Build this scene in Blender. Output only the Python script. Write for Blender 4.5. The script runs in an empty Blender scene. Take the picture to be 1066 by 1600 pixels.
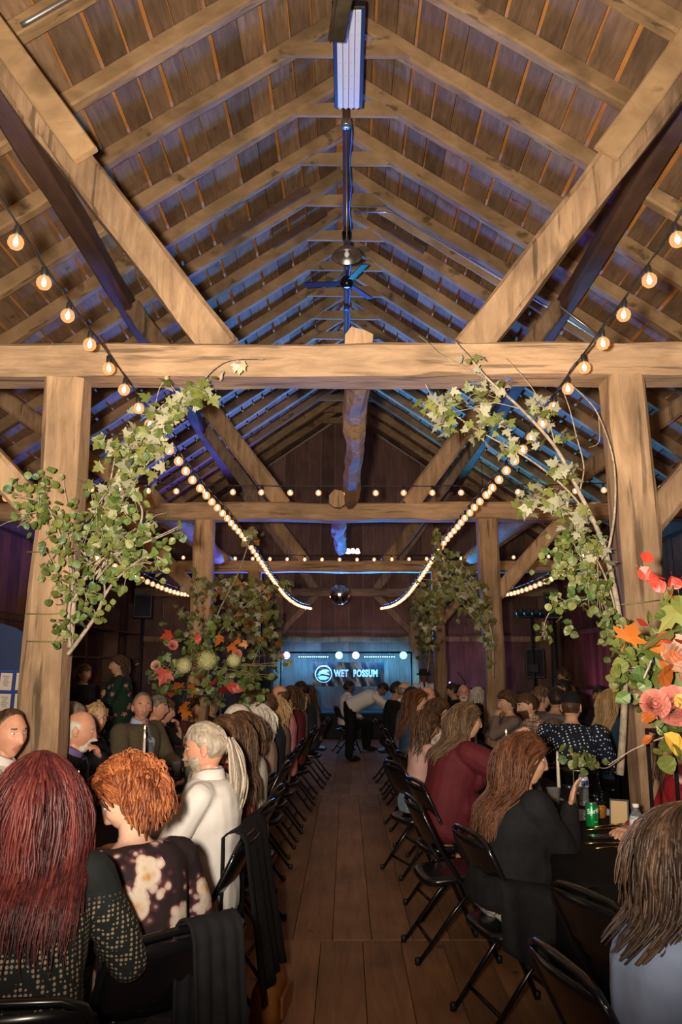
import bpy, bmesh, math, random
import numpy as np
from mathutils import Vector, Matrix, Euler, noise

# ------------------------------------------------------------------ camera, world, lights, exposure
SC = bpy.context.scene
COL = SC.collection
cam_d = bpy.data.cameras.new('camera'); cam = bpy.data.objects.new('camera', cam_d); COL.objects.link(cam)
cam_d.sensor_fit = 'VERTICAL'; cam_d.sensor_height = 36.0; cam_d.lens = 28.035
cam_d.clip_start = 0.05; cam_d.clip_end = 200
CAMH = 1.6
cam.location = (0, 0, CAMH)
cam.rotation_euler = (math.radians(90 + 10.9), 0, 0.0064)
SC.camera = cam
SC.view_settings.view_transform = 'Standard'; SC.view_settings.look = 'None'
SC.view_settings.gamma = 1.0; SC.view_settings.use_curve_mapping = False
SC.view_settings.exposure = 0.0

W = bpy.data.worlds.new('night'); SC.world = W; W.use_nodes = True
W.node_tree.nodes['Background'].inputs[0].default_value = (0.30, 0.22, 0.20, 1)
W.node_tree.nodes['Background'].inputs[1].default_value = 0.02

def spot(name, loc, aim, energy, color, size_deg, blend=0.6, radius=0.06):
    l = bpy.data.lights.new(name, 'SPOT'); o = bpy.data.objects.new(name, l); COL.objects.link(o)
    l.energy = energy; l.color = color; l.spot_size = math.radians(size_deg); l.spot_blend = blend; l.shadow_soft_size = radius
    o.location = loc
    o.rotation_euler = (Vector(aim) - Vector(loc)).to_track_quat('-Z', 'Y').to_euler()
    return o
def point(name, loc, energy, color, radius=0.1):
    l = bpy.data.lights.new(name, 'POINT'); o = bpy.data.objects.new(name, l); COL.objects.link(o)
    l.energy = energy; l.color = color; l.shadow_soft_size = radius; o.location = loc
    return o
# the photographer's flash, to the left of the lens and tipped upwards
spot('camera_flash', (-0.16, -0.02, 1.66), (-0.1, 5.0, 6.2), 2450, (1.0, 0.845, 0.68), 140, 1.0, 0.05)
# its bounce off the barn roof behind the photographer
def arealight(name, loc, aim, energy, color, sx, sy):
    l = bpy.data.lights.new(name, 'AREA'); o = bpy.data.objects.new(name, l); COL.objects.link(o)
    l.shape = 'RECTANGLE'; l.size = sx; l.size_y = sy; l.energy = energy; l.color = color
    o.location = loc; o.rotation_euler = (Vector(aim) - Vector(loc)).to_track_quat('-Z', 'Y').to_euler()
    return o

# ------------------------------------------------------------------ mesh helpers
def rot_to(d, up=(0, 0, 1)):
    d = Vector(d).normalized(); u = Vector(up)
    if abs(d.dot(u)) > 0.98: u = Vector((0, 1, 0)) if abs(d.y) < 0.9 else Vector((1, 0, 0))
    x = u.cross(d).normalized(); y = d.cross(x)
    return Matrix((x, y, d)).transposed()
class MB:
    def __init__(s): s.v = []; s.f = []
    def raw(s, v, f):
        b = len(s.v); s.v += [tuple(p) for p in v]; s.f += [tuple(b + i for i in q) for q in f]; return s
    def box(s, c, size, rz=0, rot=None):
        hx, hy, hz = size[0]/2, size[1]/2, size[2]/2; c = Vector(c)
        M = rot if rot is not None else Matrix.Rotation(rz, 3, 'Z')
        v = [c + M @ Vector((x, y, z)) for x in (-hx, hx) for y in (-hy, hy) for z in (-hz, hz)]
        return s.raw(v, [(0,1,3,2),(4,6,7,5),(0,4,5,1),(2,3,7,6),(0,2,6,4),(1,5,7,3)])
    def bevbox(s, c, size, b, rz=0, rot=None):
        M = rot if rot is not None else Matrix.Rotation(rz, 3, 'Z'); c = Vector(c)
        hx, hy, hz = [q/2 for q in size]; rings = []
        def ring(z, k):
            X, Y = hx - k, hy - k; r = b
            return [(-X+r,-Y,z),(X-r,-Y,z),(X,-Y+r,z),(X,Y-r,z),(X-r,Y,z),(-X+r,Y,z),(-X,Y-r,z),(-X,-Y+r,z)]
        pts = ring(-hz, b*.7) + ring(-hz+b, 0) + ring(hz-b, 0) + ring(hz, b*.7)
        f = [tuple(range(7, -1, -1)), tuple(range(24, 32))]
        for k in range(3):
            for i in range(8): j = (i+1) % 8; f.append((k*8+i, k*8+j, k*8+8+j, k*8+8+i))
        return s.raw([c + M @ Vector(p) for p in pts], f)
    def tube(s, pts, rad, n=6, cap=True, flat=1.0, up=(0, 0, 1)):
        pts = [Vector(p) for p in pts]; k = len(pts)
        rad = list(rad) if hasattr(rad, '__len__') else [rad]*k
        v = []; prev = None
        for i, p in enumerate(pts):
            d = (pts[min(i+1, k-1)] - pts[max(i-1, 0)])
            if d.length < 1e-9: d = Vector((0, 0, 1))
            d.normalize()
            if prev is None: M = rot_to(d, up); x = M.col[0].copy()
            else:
                x = prev - d*prev.dot(d)
                x = x.normalized() if x.length > 1e-6 else rot_to(d, up).col[0].copy()
            y = d.cross(x); prev = x
            for j in range(n):
                a = 2*math.pi*j/n; v.append(p + x*(rad[i]*math.cos(a)) + y*(rad[i]*flat*math.sin(a)))
        f = []
        for i in range(k-1):
            for j in range(n): q = (j+1) % n; f.append((i*n+j, i*n+q, i*n+n+q, i*n+n+j))
        if cap: f.append(tuple(range(n-1, -1, -1))); f.append(tuple(range((k-1)*n, k*n)))
        return s.raw(v, f)
    def lathe(s, prof, n=16, c=(0, 0, 0), M=None, cap=True):
        c = Vector(c); v = []
        for r, z in prof:
            for j in range(n):
                a = 2*math.pi*j/n; p = Vector((r*math.cos(a), r*math.sin(a), z)); v.append(c + (M @ p if M is not None else p))
        f = []; k = len(prof)
        for i in range(k-1):
            for j in range(n): q = (j+1) % n; f.append((i*n+j, i*n+q, i*n+n+q, i*n+n+j))
        if cap: f.append(tuple(range(n-1, -1, -1))); f.append(tuple(range((k-1)*n, k*n)))
        return s.raw(v, f)
    def ell(s, c, r, n=12, m=8, M=None):
        c = Vector(c); v = []; f = []
        for i in range(m+1):
            t = math.pi*i/m
            for j in range(n):
                a = 2*math.pi*j/n
                p = Vector((r[0]*math.sin(t)*math.cos(a), r[1]*math.sin(t)*math.sin(a), r[2]*math.cos(t)))
                v.append(c + (M @ p if M is not None else p))
        for i in range(m):
            for j in range(n): q = (j+1) % n; f.append((i*n+j, i*n+n+j, i*n+n+q, i*n+q))
        return s.raw(v, f)
    def mesh(s, name, smooth=False, mat=None):
        me = bpy.data.meshes.new(name); me.from_pydata([tuple(p) for p in s.v], [], s.f); me.update()
        if smooth: me.shade_smooth()
        if mat: me.materials.append(mat)
        return me
    def build(s, name, mat, parent=None, smooth=False, **k):
        return link(name, s.mesh(name, smooth, mat), parent, **k)
def link(name, data, parent=None, label=None, cat=None, group=None, kind=None, loc=None, rz=None):
    o = bpy.data.objects.new(name, data); COL.objects.link(o)
    if parent is not None: o.parent = parent
    if loc is not None: o.location = loc
    if rz is not None: o.rotation_euler = (0, 0, rz)
    if label: o['label'] = label
    if cat: o['category'] = cat
    if group: o['group'] = group
    if kind: o['kind'] = kind
    return o
def thing(name, label, cat, loc=(0, 0, 0), rz=0, group=None):
    return link(name, None, None, label, cat, group, None, loc, rz)
def dup(root, loc, rz, label=None, group=None, rot=None):
    r = root.copy(); COL.objects.link(r); r.location = loc; r.rotation_euler = rot if rot is not None else (0, 0, rz)
    if label: r['label'] = label
    if group: r['group'] = group
    for ch in list(root.children):
        c = ch.copy(); COL.objects.link(c); c.parent = r
        for g in list(ch.children):
            d = g.copy(); COL.objects.link(d); d.parent = c
    return r

# ------------------------------------------------------------------ materials
MATS = {}
def nd(nt, t, **kw):
    n = nt.nodes.new(t)
    for k, v in kw.items(): setattr(n, k, v)
    return n
def mat(name, col, rough=0.6, metal=0.0, var=0.0, scale=8.0, bump=0.0, stretch=None, col2=None, spec=0.5, rnd=0.0, trans=0.0, emit=None, estr=0.0, sheen=0.0, coords='Object', detail=4.0, alpha=None, thin=None):
    m = bpy.data.materials.new(name); m.use_nodes = True; nt = m.node_tree; b = nt.nodes['Principled BSDF']
    b.inputs['Base Color'].default_value = (*col, 1); b.inputs['Roughness'].default_value = rough; b.inputs['Metallic'].default_value = metal
    b.inputs['Specular IOR Level'].default_value = spec
    if trans: b.inputs['Transmission Weight'].default_value = trans
    if sheen: b.inputs['Sheen Weight'].default_value = sheen
    if emit: b.inputs['Emission Color'].default_value = (*emit, 1); b.inputs['Emission Strength'].default_value = estr
    if var or bump or col2:
        tc = nd(nt, 'ShaderNodeTexCoord'); mp = nd(nt, 'ShaderNodeMapping'); nt.links.new(tc.outputs[coords], mp.inputs[0])
        if stretch: mp.inputs['Scale'].default_value = stretch
        nz = nd(nt, 'ShaderNodeTexNoise'); nz.inputs['Scale'].default_value = scale; nz.inputs['Detail'].default_value = detail; nz.inputs['Roughness'].default_value = .62
        nt.links.new(mp.outputs[0], nz.inputs['Vector'])
        if rnd:
            oi = nd(nt, 'ShaderNodeObjectInfo'); ad = nd(nt, 'ShaderNodeVectorMath', operation='MULTIPLY_ADD')
            nt.links.new(oi.outputs['Random'], ad.inputs[0]); ad.inputs[1].default_value = (37, 53, 71); nt.links.new(mp.outputs[0], ad.inputs[2]); nt.links.new(ad.outputs[0], nz.inputs['Vector'])
        if var or col2:
            rp = nd(nt, 'ShaderNodeValToRGB'); e = rp.color_ramp.elements
            a = tuple(max(0, c*(1-var)) for c in col); c2 = col2 or tuple(min(1, c*(1+var)) for c in col)
            e[0].position = .32; e[0].color = (*a, 1); e[1].position = .68; e[1].color = (*c2, 1)
            nt.links.new(nz.outputs['Fac'], rp.inputs[0]); out = rp.outputs[0]
            if rnd:
                hs = nd(nt, 'ShaderNodeHueSaturation'); ma = nd(nt, 'ShaderNodeMapRange'); ma.inputs[3].default_value = 1-rnd; ma.inputs[4].default_value = 1+rnd
                nt.links.new(oi.outputs['Random'], ma.inputs[0]); nt.links.new(ma.outputs[0], hs.inputs['Value']); nt.links.new(out, hs.inputs['Color']); out = hs.outputs[0]
            nt.links.new(out, b.inputs['Base Color'])
        if bump:
            bp = nd(nt, 'ShaderNodeBump'); bp.inputs['Strength'].default_value = min(1, bump); bp.inputs['Distance'].default_value = .01
            nt.links.new(nz.outputs['Fac'], bp.inputs['Height']); nt.links.new(bp.outputs[0], b.inputs['Normal'])
    MATS[name] = m
    return m
def wood(name, c1, c2, stretch, scale=6, rough=.75, rnd=.18, bump=.5, knots=True, cracks=None):
    """grain stretched along one axis, knots, and a per-board shade"""
    m = bpy.data.materials.new(name); m.use_nodes = True; nt = m.node_tree; b = nt.nodes['Principled BSDF']; L = nt.links.new
    b.inputs['Roughness'].default_value = rough; b.inputs['Specular IOR Level'].default_value = .3
    tc = nd(nt, 'ShaderNodeTexCoord'); oi = nd(nt, 'ShaderNodeObjectInfo')
    ad = nd(nt, 'ShaderNodeVectorMath', operation='MULTIPLY_ADD'); L(oi.outputs['Random'], ad.inputs[0]); ad.inputs[1].default_value = (31, 17, 23); L(tc.outputs['Object'], ad.inputs[2])
    mp = nd(nt, 'ShaderNodeMapping'); mp.inputs['Scale'].default_value = stretch; L(ad.outputs[0], mp.inputs[0])
    n1 = nd(nt, 'ShaderNodeTexNoise'); n1.inputs['Scale'].default_value = scale; n1.inputs['Detail'].default_value = 6; n1.inputs['Roughness'].default_value = .65; n1.inputs['Distortion'].default_value = .6; L(mp.outputs[0], n1.inputs['Vector'])
    r1 = nd(nt, 'ShaderNodeValToRGB'); r1.color_ramp.elements[0].position = .3; r1.color_ramp.elements[1].position = .7
    r1.color_ramp.elements[0].color = (*c1, 1); r1.color_ramp.elements[1].color = (*c2, 1); L(n1.outputs['Fac'], r1.inputs[0])
    n2 = nd(nt, 'ShaderNodeTexNoise'); n2.inputs['Scale'].default_value = 1.3; n2.inputs['Detail'].default_value = 3; L(ad.outputs[0], n2.inputs['Vector'])
    mr = nd(nt, 'ShaderNodeMapRange'); mr.inputs[1].default_value = .35; mr.inputs[2].default_value = .65; mr.inputs[3].default_value = .72; mr.inputs[4].default_value = 1.18; L(n2.outputs['Fac'], mr.inputs[0])
    m2 = nd(nt, 'ShaderNodeMapRange'); m2.inputs[3].default_value = 1-rnd; m2.inputs[4].default_value = 1+rnd; L(oi.outputs['Random'], m2.inputs[0])
    mu = nd(nt, 'ShaderNodeMath', operation='MULTIPLY'); L(mr.outputs[0], mu.inputs[0]); L(m2.outputs[0], mu.inputs[1])
    hs = nd(nt, 'ShaderNodeHueSaturation'); L(mu.outputs[0], hs.inputs['Value']); L(r1.outputs[0], hs.inputs['Color']); out = hs.outputs[0]
    if knots:
        vo = nd(nt, 'ShaderNodeTexVoronoi'); vo.inputs['Scale'].default_value = 2.2; L(ad.outputs[0], vo.inputs['Vector'])
        kr = nd(nt, 'ShaderNodeMapRange'); kr.inputs[1].default_value = .03; kr.inputs[2].default_value = .075; kr.inputs[3].default_value = .45; kr.inputs[4].default_value = 1; L(vo.outputs['Distance'], kr.inputs[0])
        mx = nd(nt, 'ShaderNodeMix', data_type='RGBA', blend_type='MULTIPLY'); mx.inputs[0].default_value = 1; L(out, mx.inputs[6]); L(kr.outputs[0], mx.inputs[7]); out = mx.outputs[2]
    if cracks:      # drying checks and dark stains along the grain
        for (k_, sc_, lo_, hi_, dk_) in ((1.0, 5.0, .60, .66, .45), (.35, 2.2, .56, .70, .62)):
            m3 = nd(nt, 'ShaderNodeMapping'); m3.inputs['Scale'].default_value = tuple(1 + (c_-1)*k_ for c_ in cracks); L(ad.outputs[0], m3.inputs[0])
            n3 = nd(nt, 'ShaderNodeTexNoise'); n3.inputs['Scale'].default_value = sc_; n3.inputs['Detail'].default_value = 5; L(m3.outputs[0], n3.inputs['Vector'])
            r3 = nd(nt, 'ShaderNodeMapRange'); r3.inputs[1].default_value = lo_; r3.inputs[2].default_value = hi_; r3.inputs[3].default_value = 1; r3.inputs[4].default_value = dk_; L(n3.outputs['Fac'], r3.inputs[0])
            mx = nd(nt, 'ShaderNodeMix', data_type='RGBA', blend_type='MULTIPLY'); mx.inputs[0].default_value = 1; L(out, mx.inputs[6]); L(r3.outputs[0], mx.inputs[7]); out = mx.outputs[2]
    L(out, b.inputs['Base Color'])
    bp = nd(nt, 'ShaderNodeBump'); bp.inputs['Strength'].default_value = bump; bp.inputs['Distance'].default_value = .012; L(n1.outputs['Fac'], bp.inputs['Height']); L(bp.outputs[0], b.inputs['Normal'])
    MATS[name] = m
    return m
# ------------------------------------------------------------------ the barn
R = random.Random(7)
HEWN = wood('hewn_beam', (.22, .135, .072), (.42, .275, .16), (2.2, 2.2, .35), 7, .8, .1, .8, False, (3.5, 3.5, .22))
HEWNX = wood('hewn_tie', (.24, .15, .085), (.42, .28, .165), (.45, 2.5, 2.5), 7, .8, .08, .7, False, (.25, 3.5, 3.5))
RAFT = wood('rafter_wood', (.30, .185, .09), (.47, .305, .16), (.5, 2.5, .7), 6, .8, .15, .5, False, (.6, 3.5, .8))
ROOFB = wood('roof_board', (.16, .097, .056), (.31, .192, .112), (5, .5, 1), 5, .8, .28, .35)
DECK = wood('roof_lath', (.52, .20, .05), (.68, .31, .09), (4, .6, 1), 5, .7, .1, .3, False)
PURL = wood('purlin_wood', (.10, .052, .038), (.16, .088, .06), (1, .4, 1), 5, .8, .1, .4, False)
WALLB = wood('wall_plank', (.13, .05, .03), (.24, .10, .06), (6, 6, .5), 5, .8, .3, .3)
BACKB = wood('back_plank', (.15, .075, .055), (.26, .14, .10), (6, 6, .5), 5, .8, .25, .3)
FLOORB = wood('floor_plank', (.22, .115, .058), (.36, .20, .105), (5, .5, 1), 4, .55, .16, .25)
DARK = mat('dark_wood_backing', (.012, .009, .008), .9)
GAPL = mat('wall_gap_light', (.5, .42, .36), .8)

def beam(name, A, B, w, h, m, seg=.35, jit=.012, seed=0, up=(0, 0, 1), cham=.03, taper=0, **k):
    """hand-hewn timber: chamfered section, faces wavering along the length"""
    r = random.Random(seed*31 + 5); A = Vector(A); B = Vector(B); d = B - A; Lg = d.length; n = max(2, int(Lg/seg)); M = rot_to(d, up)
    x, y = M.col[0], M.col[1]; v = []; f = []
    sx = r.uniform(0, 99)
    for i in range(n+1):
        t = i/n; wob = Vector((0, 0, 0))
        ww = w/2*(1 + taper*(t-.5)); hh = h/2*(1 + taper*(t-.5)); c = cham
        ox = noise.noise((sx + i*.33, 0, 0))*jit*1.6; oy = noise.noise((sx + i*.33, 9, 0))*jit*1.6
        sec = [(-ww+c,-hh),(ww-c,-hh),(ww,-hh+c),(ww,hh-c),(ww-c,hh),(-ww+c,hh),(-ww,hh-c),(-ww,-hh+c)]
        for px, py in sec:
            v.append(A + d*t + x*(px + ox + r.uniform(-jit, jit)*.5) + y*(py + oy + r.uniform(-jit, jit)*.5))
    for i in range(n):
        for j in range(8): q = (j+1) % 8; f.append((i*8+j, i*8+q, i*8+8+q, i*8+8+j))
    f.append(tuple(range(7, -1, -1))); f.append(tuple(range(n*8, n*8+8)))
    # origin at A, so grain follows the piece
    me = MB(); me.v = [tuple(p - A) for p in v]; me.f = f
    k.setdefault('kind', 'structure')
    return me.build(name, m, loc=A, **k)

YB, XW = 20.15, 5.3                   # back wall, side walls
RZ, SL = 8.0, 0.69                    # apex under the rafters and roof slope
ang = math.atan(SL); ca, sa = math.cos(ang), math.sin(ang)
ROWS = [4.58, 9.3, 14.6, 19.9]; XP = 1.67; ZB = 3.28; TH = .205
Y0 = -2.2

# floor: planks in four runs
fl = link('floor', MB().box((0, (Y0+22)/2, -.06), (2*XW+.4, 22-Y0, .04)).mesh('floor', mat=DARK), kind='structure', label='wide worn brown plank floor of the barn', cat='floor')
plank_me = {}
runs = [(Y0, 5.14, 0.0), (5.14, 10.6, .015), (10.6, 11.4, -.03), (11.4, 18.4, .02)]
for (ya, yb, off) in runs:
    x = -XW + off + .02
    while x < XW - .1:
        w = R.choice([.225, .235, .245]); key = (ya, w)
        if key not in plank_me:
            plank_me[key] = MB().bevbox((0, 0, 0), (w-.003, yb-ya-.005, .04), .002).mesh('plank', mat=FLOORB)
        link('plank', plank_me[key], fl, loc=(x + w/2, (ya+yb)/2, -.022 + R.uniform(-.003, .002)))
        x += w

# ceiling: sheathing above, boards below it, gaps between
ce = thing('ceiling', 'steep plank roof underside with orange lath showing between boards', 'ceiling'); ce['kind'] = 'structure'
OFF = .17
def slope_pt(side, s, up=0):          # s metres down the slope from the ridge, up metres above the rafter underside
    return Vector((side*(s*ca + up*sa), 0, RZ - s*sa + up*ca))
Ls = (XW + .35)/ca
for side in (-1, 1):
    a = slope_pt(side, -.2, OFF + .05); b = slope_pt(side, Ls, OFF + .05)
    mb = MB()
    nrm = Vector((side*sa, 0, ca))*.03
    v = [a + Vector((0, Y0, 0)), a + Vector((0, YB+.3, 0)), b + Vector((0, YB+.3, 0)), b + Vector((0, Y0, 0))]
    v += [p + nrm for p in v]
    mb.raw(v, [(0,1,2,3),(7,6,5,4),(0,4,5,1),(1,5,6,2),(2,6,7,3),(3,7,4,0)])
    mb.build('sheathing', DECK, ce)
    s = .03; k = 0; cache = {}
    M = Matrix(((side*ca, 0, side*sa), (0, 1, 0), (-sa, 0, ca)))
    while s < Ls - .1:
        w = R.choice([.20, .23, .26, .29]); gap = R.choice([.016, .028, .038, .045])
        cuts = [Y0, R.uniform(2.5, 5), R.uniform(7.5, 10), R.uniform(12.5, 15), YB+.2]
        for ya, yb in zip(cuts, cuts[1:]):
            mb = MB().box((0, 0, 0), (w, yb-ya-.006, .022), rot=M)
            c = slope_pt(side, s + w/2, OFF + R.uniform(0, .012))
            mb.build('roof_board', ROOFB, ce, loc=(c.x, (ya+yb)/2, c.z))
        s += w + gap; k += 1
# rafters with gusset boards at the peak
ys = [7.03 + .875*i for i in range(-8, 16)]
for i, y in enumerate(ys):
    if y < Y0 + .5 or y > YB - .1: continue
    for side in (-1, 1):
        a = slope_pt(side, -.02, .085); b = slope_pt(side, Ls - .1, .085)
        beam('rafter', (a.x, y, a.z), (b.x, y, b.z), .125, .165, RAFT, .5, .012, i*2 + side, up=(side*sa, 0, ca), cham=.018,
             label='rough tan roof rafter running from ridge to eave', cat='rafter', group='roof rafters')
    g = MB()
    wv = R.uniform(.42, .52)
    z1, z0 = RZ - .30 + .0, RZ - .46
    yy = y - .085
    pr = [(-wv-.12, z0+.02), (wv+.12, z0), (wv*.8, z1+.03), (-wv*.8, z1)]
    # board face set against the rafters
    pts = [(x, yy - .022, z) for x, z in pr] + [(x, yy + .02, z) for x, z in pr]
    g.raw(pts, [(0,1,2,3),(7,6,5,4),(0,4,5,1),(1,5,6,2),(2,6,7,3),(3,7,4,0)])
    g.build('collar_board', RAFT, label='short tan collar board nailed across the rafter peak', cat='collar board', group='collar boards at the ridge', kind='structure')
beam('ridge_runner', (0.01, 7.0, RZ-.52), (0.01, YB, RZ-.52), .085, .06, PURL, 1, .004, 3, label='dark runner board under the collar boards along the ridge', cat='beam')
# sister pieces of odd lumber beside rafters
for (sx, s0, s1, y, h) in [(-1, .55, 1.9, 9.45, .10), (1, .5, 5.0, 9.95, .12), (-1, .3, 1.2, 10.25, .09), (1, .35, 1.3, 10.3, .09)]:
    a = slope_pt(sx, s0, .06); b = slope_pt(sx, s1, .06)
    beam('sister_board', (a.x, y, a.z), (b.x, y, b.z), .05, h, PURL if s1 < 4 else RAFT, .3, .01, int(s1*10), up=(sx*sa, 0, ca), cham=.008, label='odd scrap board nailed beside a rafter', cat='board', group='scrap boards on the roof')
# purlins
for side in (-1, 1):
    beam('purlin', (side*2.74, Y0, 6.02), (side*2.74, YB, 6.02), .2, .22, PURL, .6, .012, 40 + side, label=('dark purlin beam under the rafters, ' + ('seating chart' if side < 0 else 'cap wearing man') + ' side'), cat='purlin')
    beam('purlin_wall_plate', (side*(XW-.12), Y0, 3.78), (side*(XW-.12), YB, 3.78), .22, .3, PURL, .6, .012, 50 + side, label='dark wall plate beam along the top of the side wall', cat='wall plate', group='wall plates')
# cross frames
SIDEN = {-1: 'seating chart', 1: 'stacked bottle'}
fr = ['first', 'second', 'third', 'stage']
for r_i, y in enumerate(ROWS):
    m = HEWN
    beam('tie_beam', (-XW+.05, y, ZB+TH/2), (XW-.05, y, ZB+TH/2), .26, TH, HEWNX, .3, .014, 100 + r_i, cham=.022,
         label=['broad hewn tie beam draped with branches and bulb strings', 'hewn tie beam under the second crosswise bulb string', 'hewn tie beam with mirror ball hung beneath', 'hewn tie beam above the stage back wall'][r_i], cat='tie beam')
    for side in (-1, 1):
        dx = 0
        beam('post', (side*(XP + .03), y, -.02), (side*XP, y, ZB+.01), .225, .225, m, .3, .016, 120 + r_i*2 + side, up=(0, 1, 0), cham=.03,
             label='%s squared hewn barn post in the %s frame' % (['pale', 'tan', 'dim', 'purple lit'][r_i], fr[r_i]), cat='post', group='posts of the %s frame' % fr[r_i])
        # canted strut up to the purlin
        beam('canted_strut', (side*.74, y, ZB+TH-.03), (side*2.66, y, 6.0), .21, .21, HEWN, .3, .014, 140 + r_i*2 + side, up=(0, 1, 0), cham=.025,
             label='slanting hewn strut rising from the %s tie beam to the purlin' % fr[r_i], cat='strut', group='struts on the %s tie beam' % fr[r_i])
        if r_i == 0:
            beam('strut_splice', (side*(1.62), y-.13, 4.72), (side*2.62, y-.13, 6.13), .17, .05, RAFT, .4, .005, 7 + side, up=(0, 1, 0), cham=.01,
                 label='straight sawn board sistered onto the slanting strut', cat='board', group='boards sistered to struts')
        # knee brace, post to tie beam
        s2 = -1 if r_i == 3 else 1
        beam('knee_brace', (side*(XP + s2*.08), y, 2.42), (side*(XP + s2*.93), y, ZB+.04), .16, .15, HEWN, .25, .012, 160 + r_i*2 + side, up=(0, 1, 0), cham=.02,
             label='diagonal knee brace from post to %s tie beam' % fr[r_i], cat='brace', group='knee braces of the %s frame' % fr[r_i])
        if r_i == 3:
            beam('knee_brace', (side*(XP + .08), y, 2.42), (side*(XP + .93), y, ZB+.04), .16, .15, HEWN, .25, .012, 190 + side, up=(0, 1, 0), cham=.02, label='diagonal knee brace outside the stage posts', cat='brace', group='outer stage braces')
        # raking outer strut from tie to roof
        if r_i in (1, 2):
            beam('raking_strut', (side*2.25, y+.02, ZB+TH-.02), (side*4.3, y+.02, 4.86), .2, .22, HEWN, .3, .014, 170 + r_i*2 + side, up=(0, 1, 0), cham=.025,
                 label='raking outer strut from the %s tie beam up to the roof' % fr[r_i], cat='strut', group='raking struts of the %s frame' % fr[r_i])
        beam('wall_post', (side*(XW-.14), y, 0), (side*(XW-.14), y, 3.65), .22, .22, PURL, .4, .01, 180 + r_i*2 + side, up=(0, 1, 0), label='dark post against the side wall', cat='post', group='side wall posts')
# logs lying along the barn on top of the tie beams
def log(name, A, B, r, seed, m, label):
    rr = random.Random(seed); A = Vector(A); B = Vector(B); n = 16; pts = []; rad = []
    for i in range(n+1):
        t = i/n; pts.append(A + (B-A)*t + Vector((noise.noise((t*3, seed, 0))*.10, 0, noise.noise((t*3, seed, 5))*.04)) - A); rad.append(r*(1 + .14*noise.noise((t*4, seed, 8))))
    mb = MB(); mb.tube(pts, rad, 10)
    mb.v = [(p[0], p[1], max(p[2], -r*.86)) for p in mb.v]
    return mb.build(name, m, None, True, loc=A, label=label, cat='log', kind='structure')
beam('ceiling_log', (.08, 4.47, ZB+TH+.0), (.06, 9.75, ZB+TH+.02), .17, .2, HEWN, .28, .03, 203, cham=.05, label='hewn log lying from the first tie beam to the second', cat='log')
beam('ceiling_log', (-.1, 9.05, ZB+TH+.02), (-.1, 13.0, ZB+TH+.02), .19, .2, HEWN, .28, .03, 208, cham=.06, label='hewn log end resting on the second tie beam, blue lit beneath', cat='log')
for side in (-1, 1):
    log('ceiling_log', (side*2.3, 9.0, ZB+TH+.02), (side*2.25, 14.9, ZB+TH+.02), .14, 12+side, HEWN, 'blue lit round log over the side aisle %s' % ('beside the shelving' if side < 0 else 'beside the light stand'))
# side walls
for side, nm in ((-1, 'left'), (1, 'right')):
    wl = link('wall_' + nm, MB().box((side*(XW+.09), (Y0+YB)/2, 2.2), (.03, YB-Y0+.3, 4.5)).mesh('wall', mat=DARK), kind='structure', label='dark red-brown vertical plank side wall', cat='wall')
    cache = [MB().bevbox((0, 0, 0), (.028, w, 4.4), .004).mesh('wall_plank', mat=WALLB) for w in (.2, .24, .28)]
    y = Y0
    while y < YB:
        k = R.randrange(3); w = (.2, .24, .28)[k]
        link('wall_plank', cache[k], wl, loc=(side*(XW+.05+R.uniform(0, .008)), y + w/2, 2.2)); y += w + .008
    for z in (1.05, 2.35):
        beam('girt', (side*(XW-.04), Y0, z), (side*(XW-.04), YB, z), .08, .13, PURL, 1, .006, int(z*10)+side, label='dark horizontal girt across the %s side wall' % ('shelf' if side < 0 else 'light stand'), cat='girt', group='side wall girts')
# gable wall behind the stage
wb = link('wall_back', MB().raw([(-XW-.1, YB+.16, 0), (XW+.1, YB+.16, 0), (XW+.1, YB+.16, 4.4), (0, YB+.16, 8.2), (-XW-.1, YB+.16, 4.4)], [(0,1,2,3,4)]).mesh('wall_back', mat=GAPL), kind='structure', label='tall vertical plank gable wall behind the stage', cat='wall')
x = -XW
while x < XW:
    w = R.choice([.27, .31, .36]); w = min(w, XW - x + .05)
    z1 = RZ + .1 - SL*max(abs(x), abs(x+w)); z2 = RZ + .1 - SL*min(abs(x), abs(x+w)) if x*(x+w) > 0 else RZ
    zl = RZ + .12 - SL*abs(x); zr = RZ + .12 - SL*abs(x+w); g = R.choice([.006, .008, .014])
    v = [(x+g/2, 0, 0), (x+w-g/2, 0, 0), (x+w-g/2, 0, zr), (x+g/2, 0, zl)]; v2 = [(a, .03, c) for a, b, c in v]
    mb = MB().raw([(a-x, b, c) for a, b, c in v+v2], [(0,1,2,3),(7,6,5,4),(0,4,5,1),(1,5,6,2),(2,6,7,3),(3,7,4,0)])
    mb.build('wall_plank', BACKB, wb, loc=(x, YB+.1+R.uniform(0, .01), 0)); x += w
beam('girt', (-XW, YB+.02, 2.25), (XW, YB+.02, 2.25), .12, .15, HEWN, .3, .014, 77, label='pale crooked girt across the stage back wall', cat='girt')
beam('girt', (-XW, YB+.04, 4.3), (XW, YB+.04, 4.3), .1, .12, PURL, .5, .01, 78, label='dark girt across the gable above the stage', cat='girt')
# wall behind the photographer
link('wall_front', MB().raw([(-XW-.1, Y0, 0), (XW+.1, Y0, 0), (XW+.1, Y0, 4.4), (0, Y0, 8.2), (-XW-.1, Y0, 4.4)], [(4,3,2,1,0)]).mesh('wall_front', mat=WALLB), kind='structure', label='plank gable wall behind the photographer', cat='wall')
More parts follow.
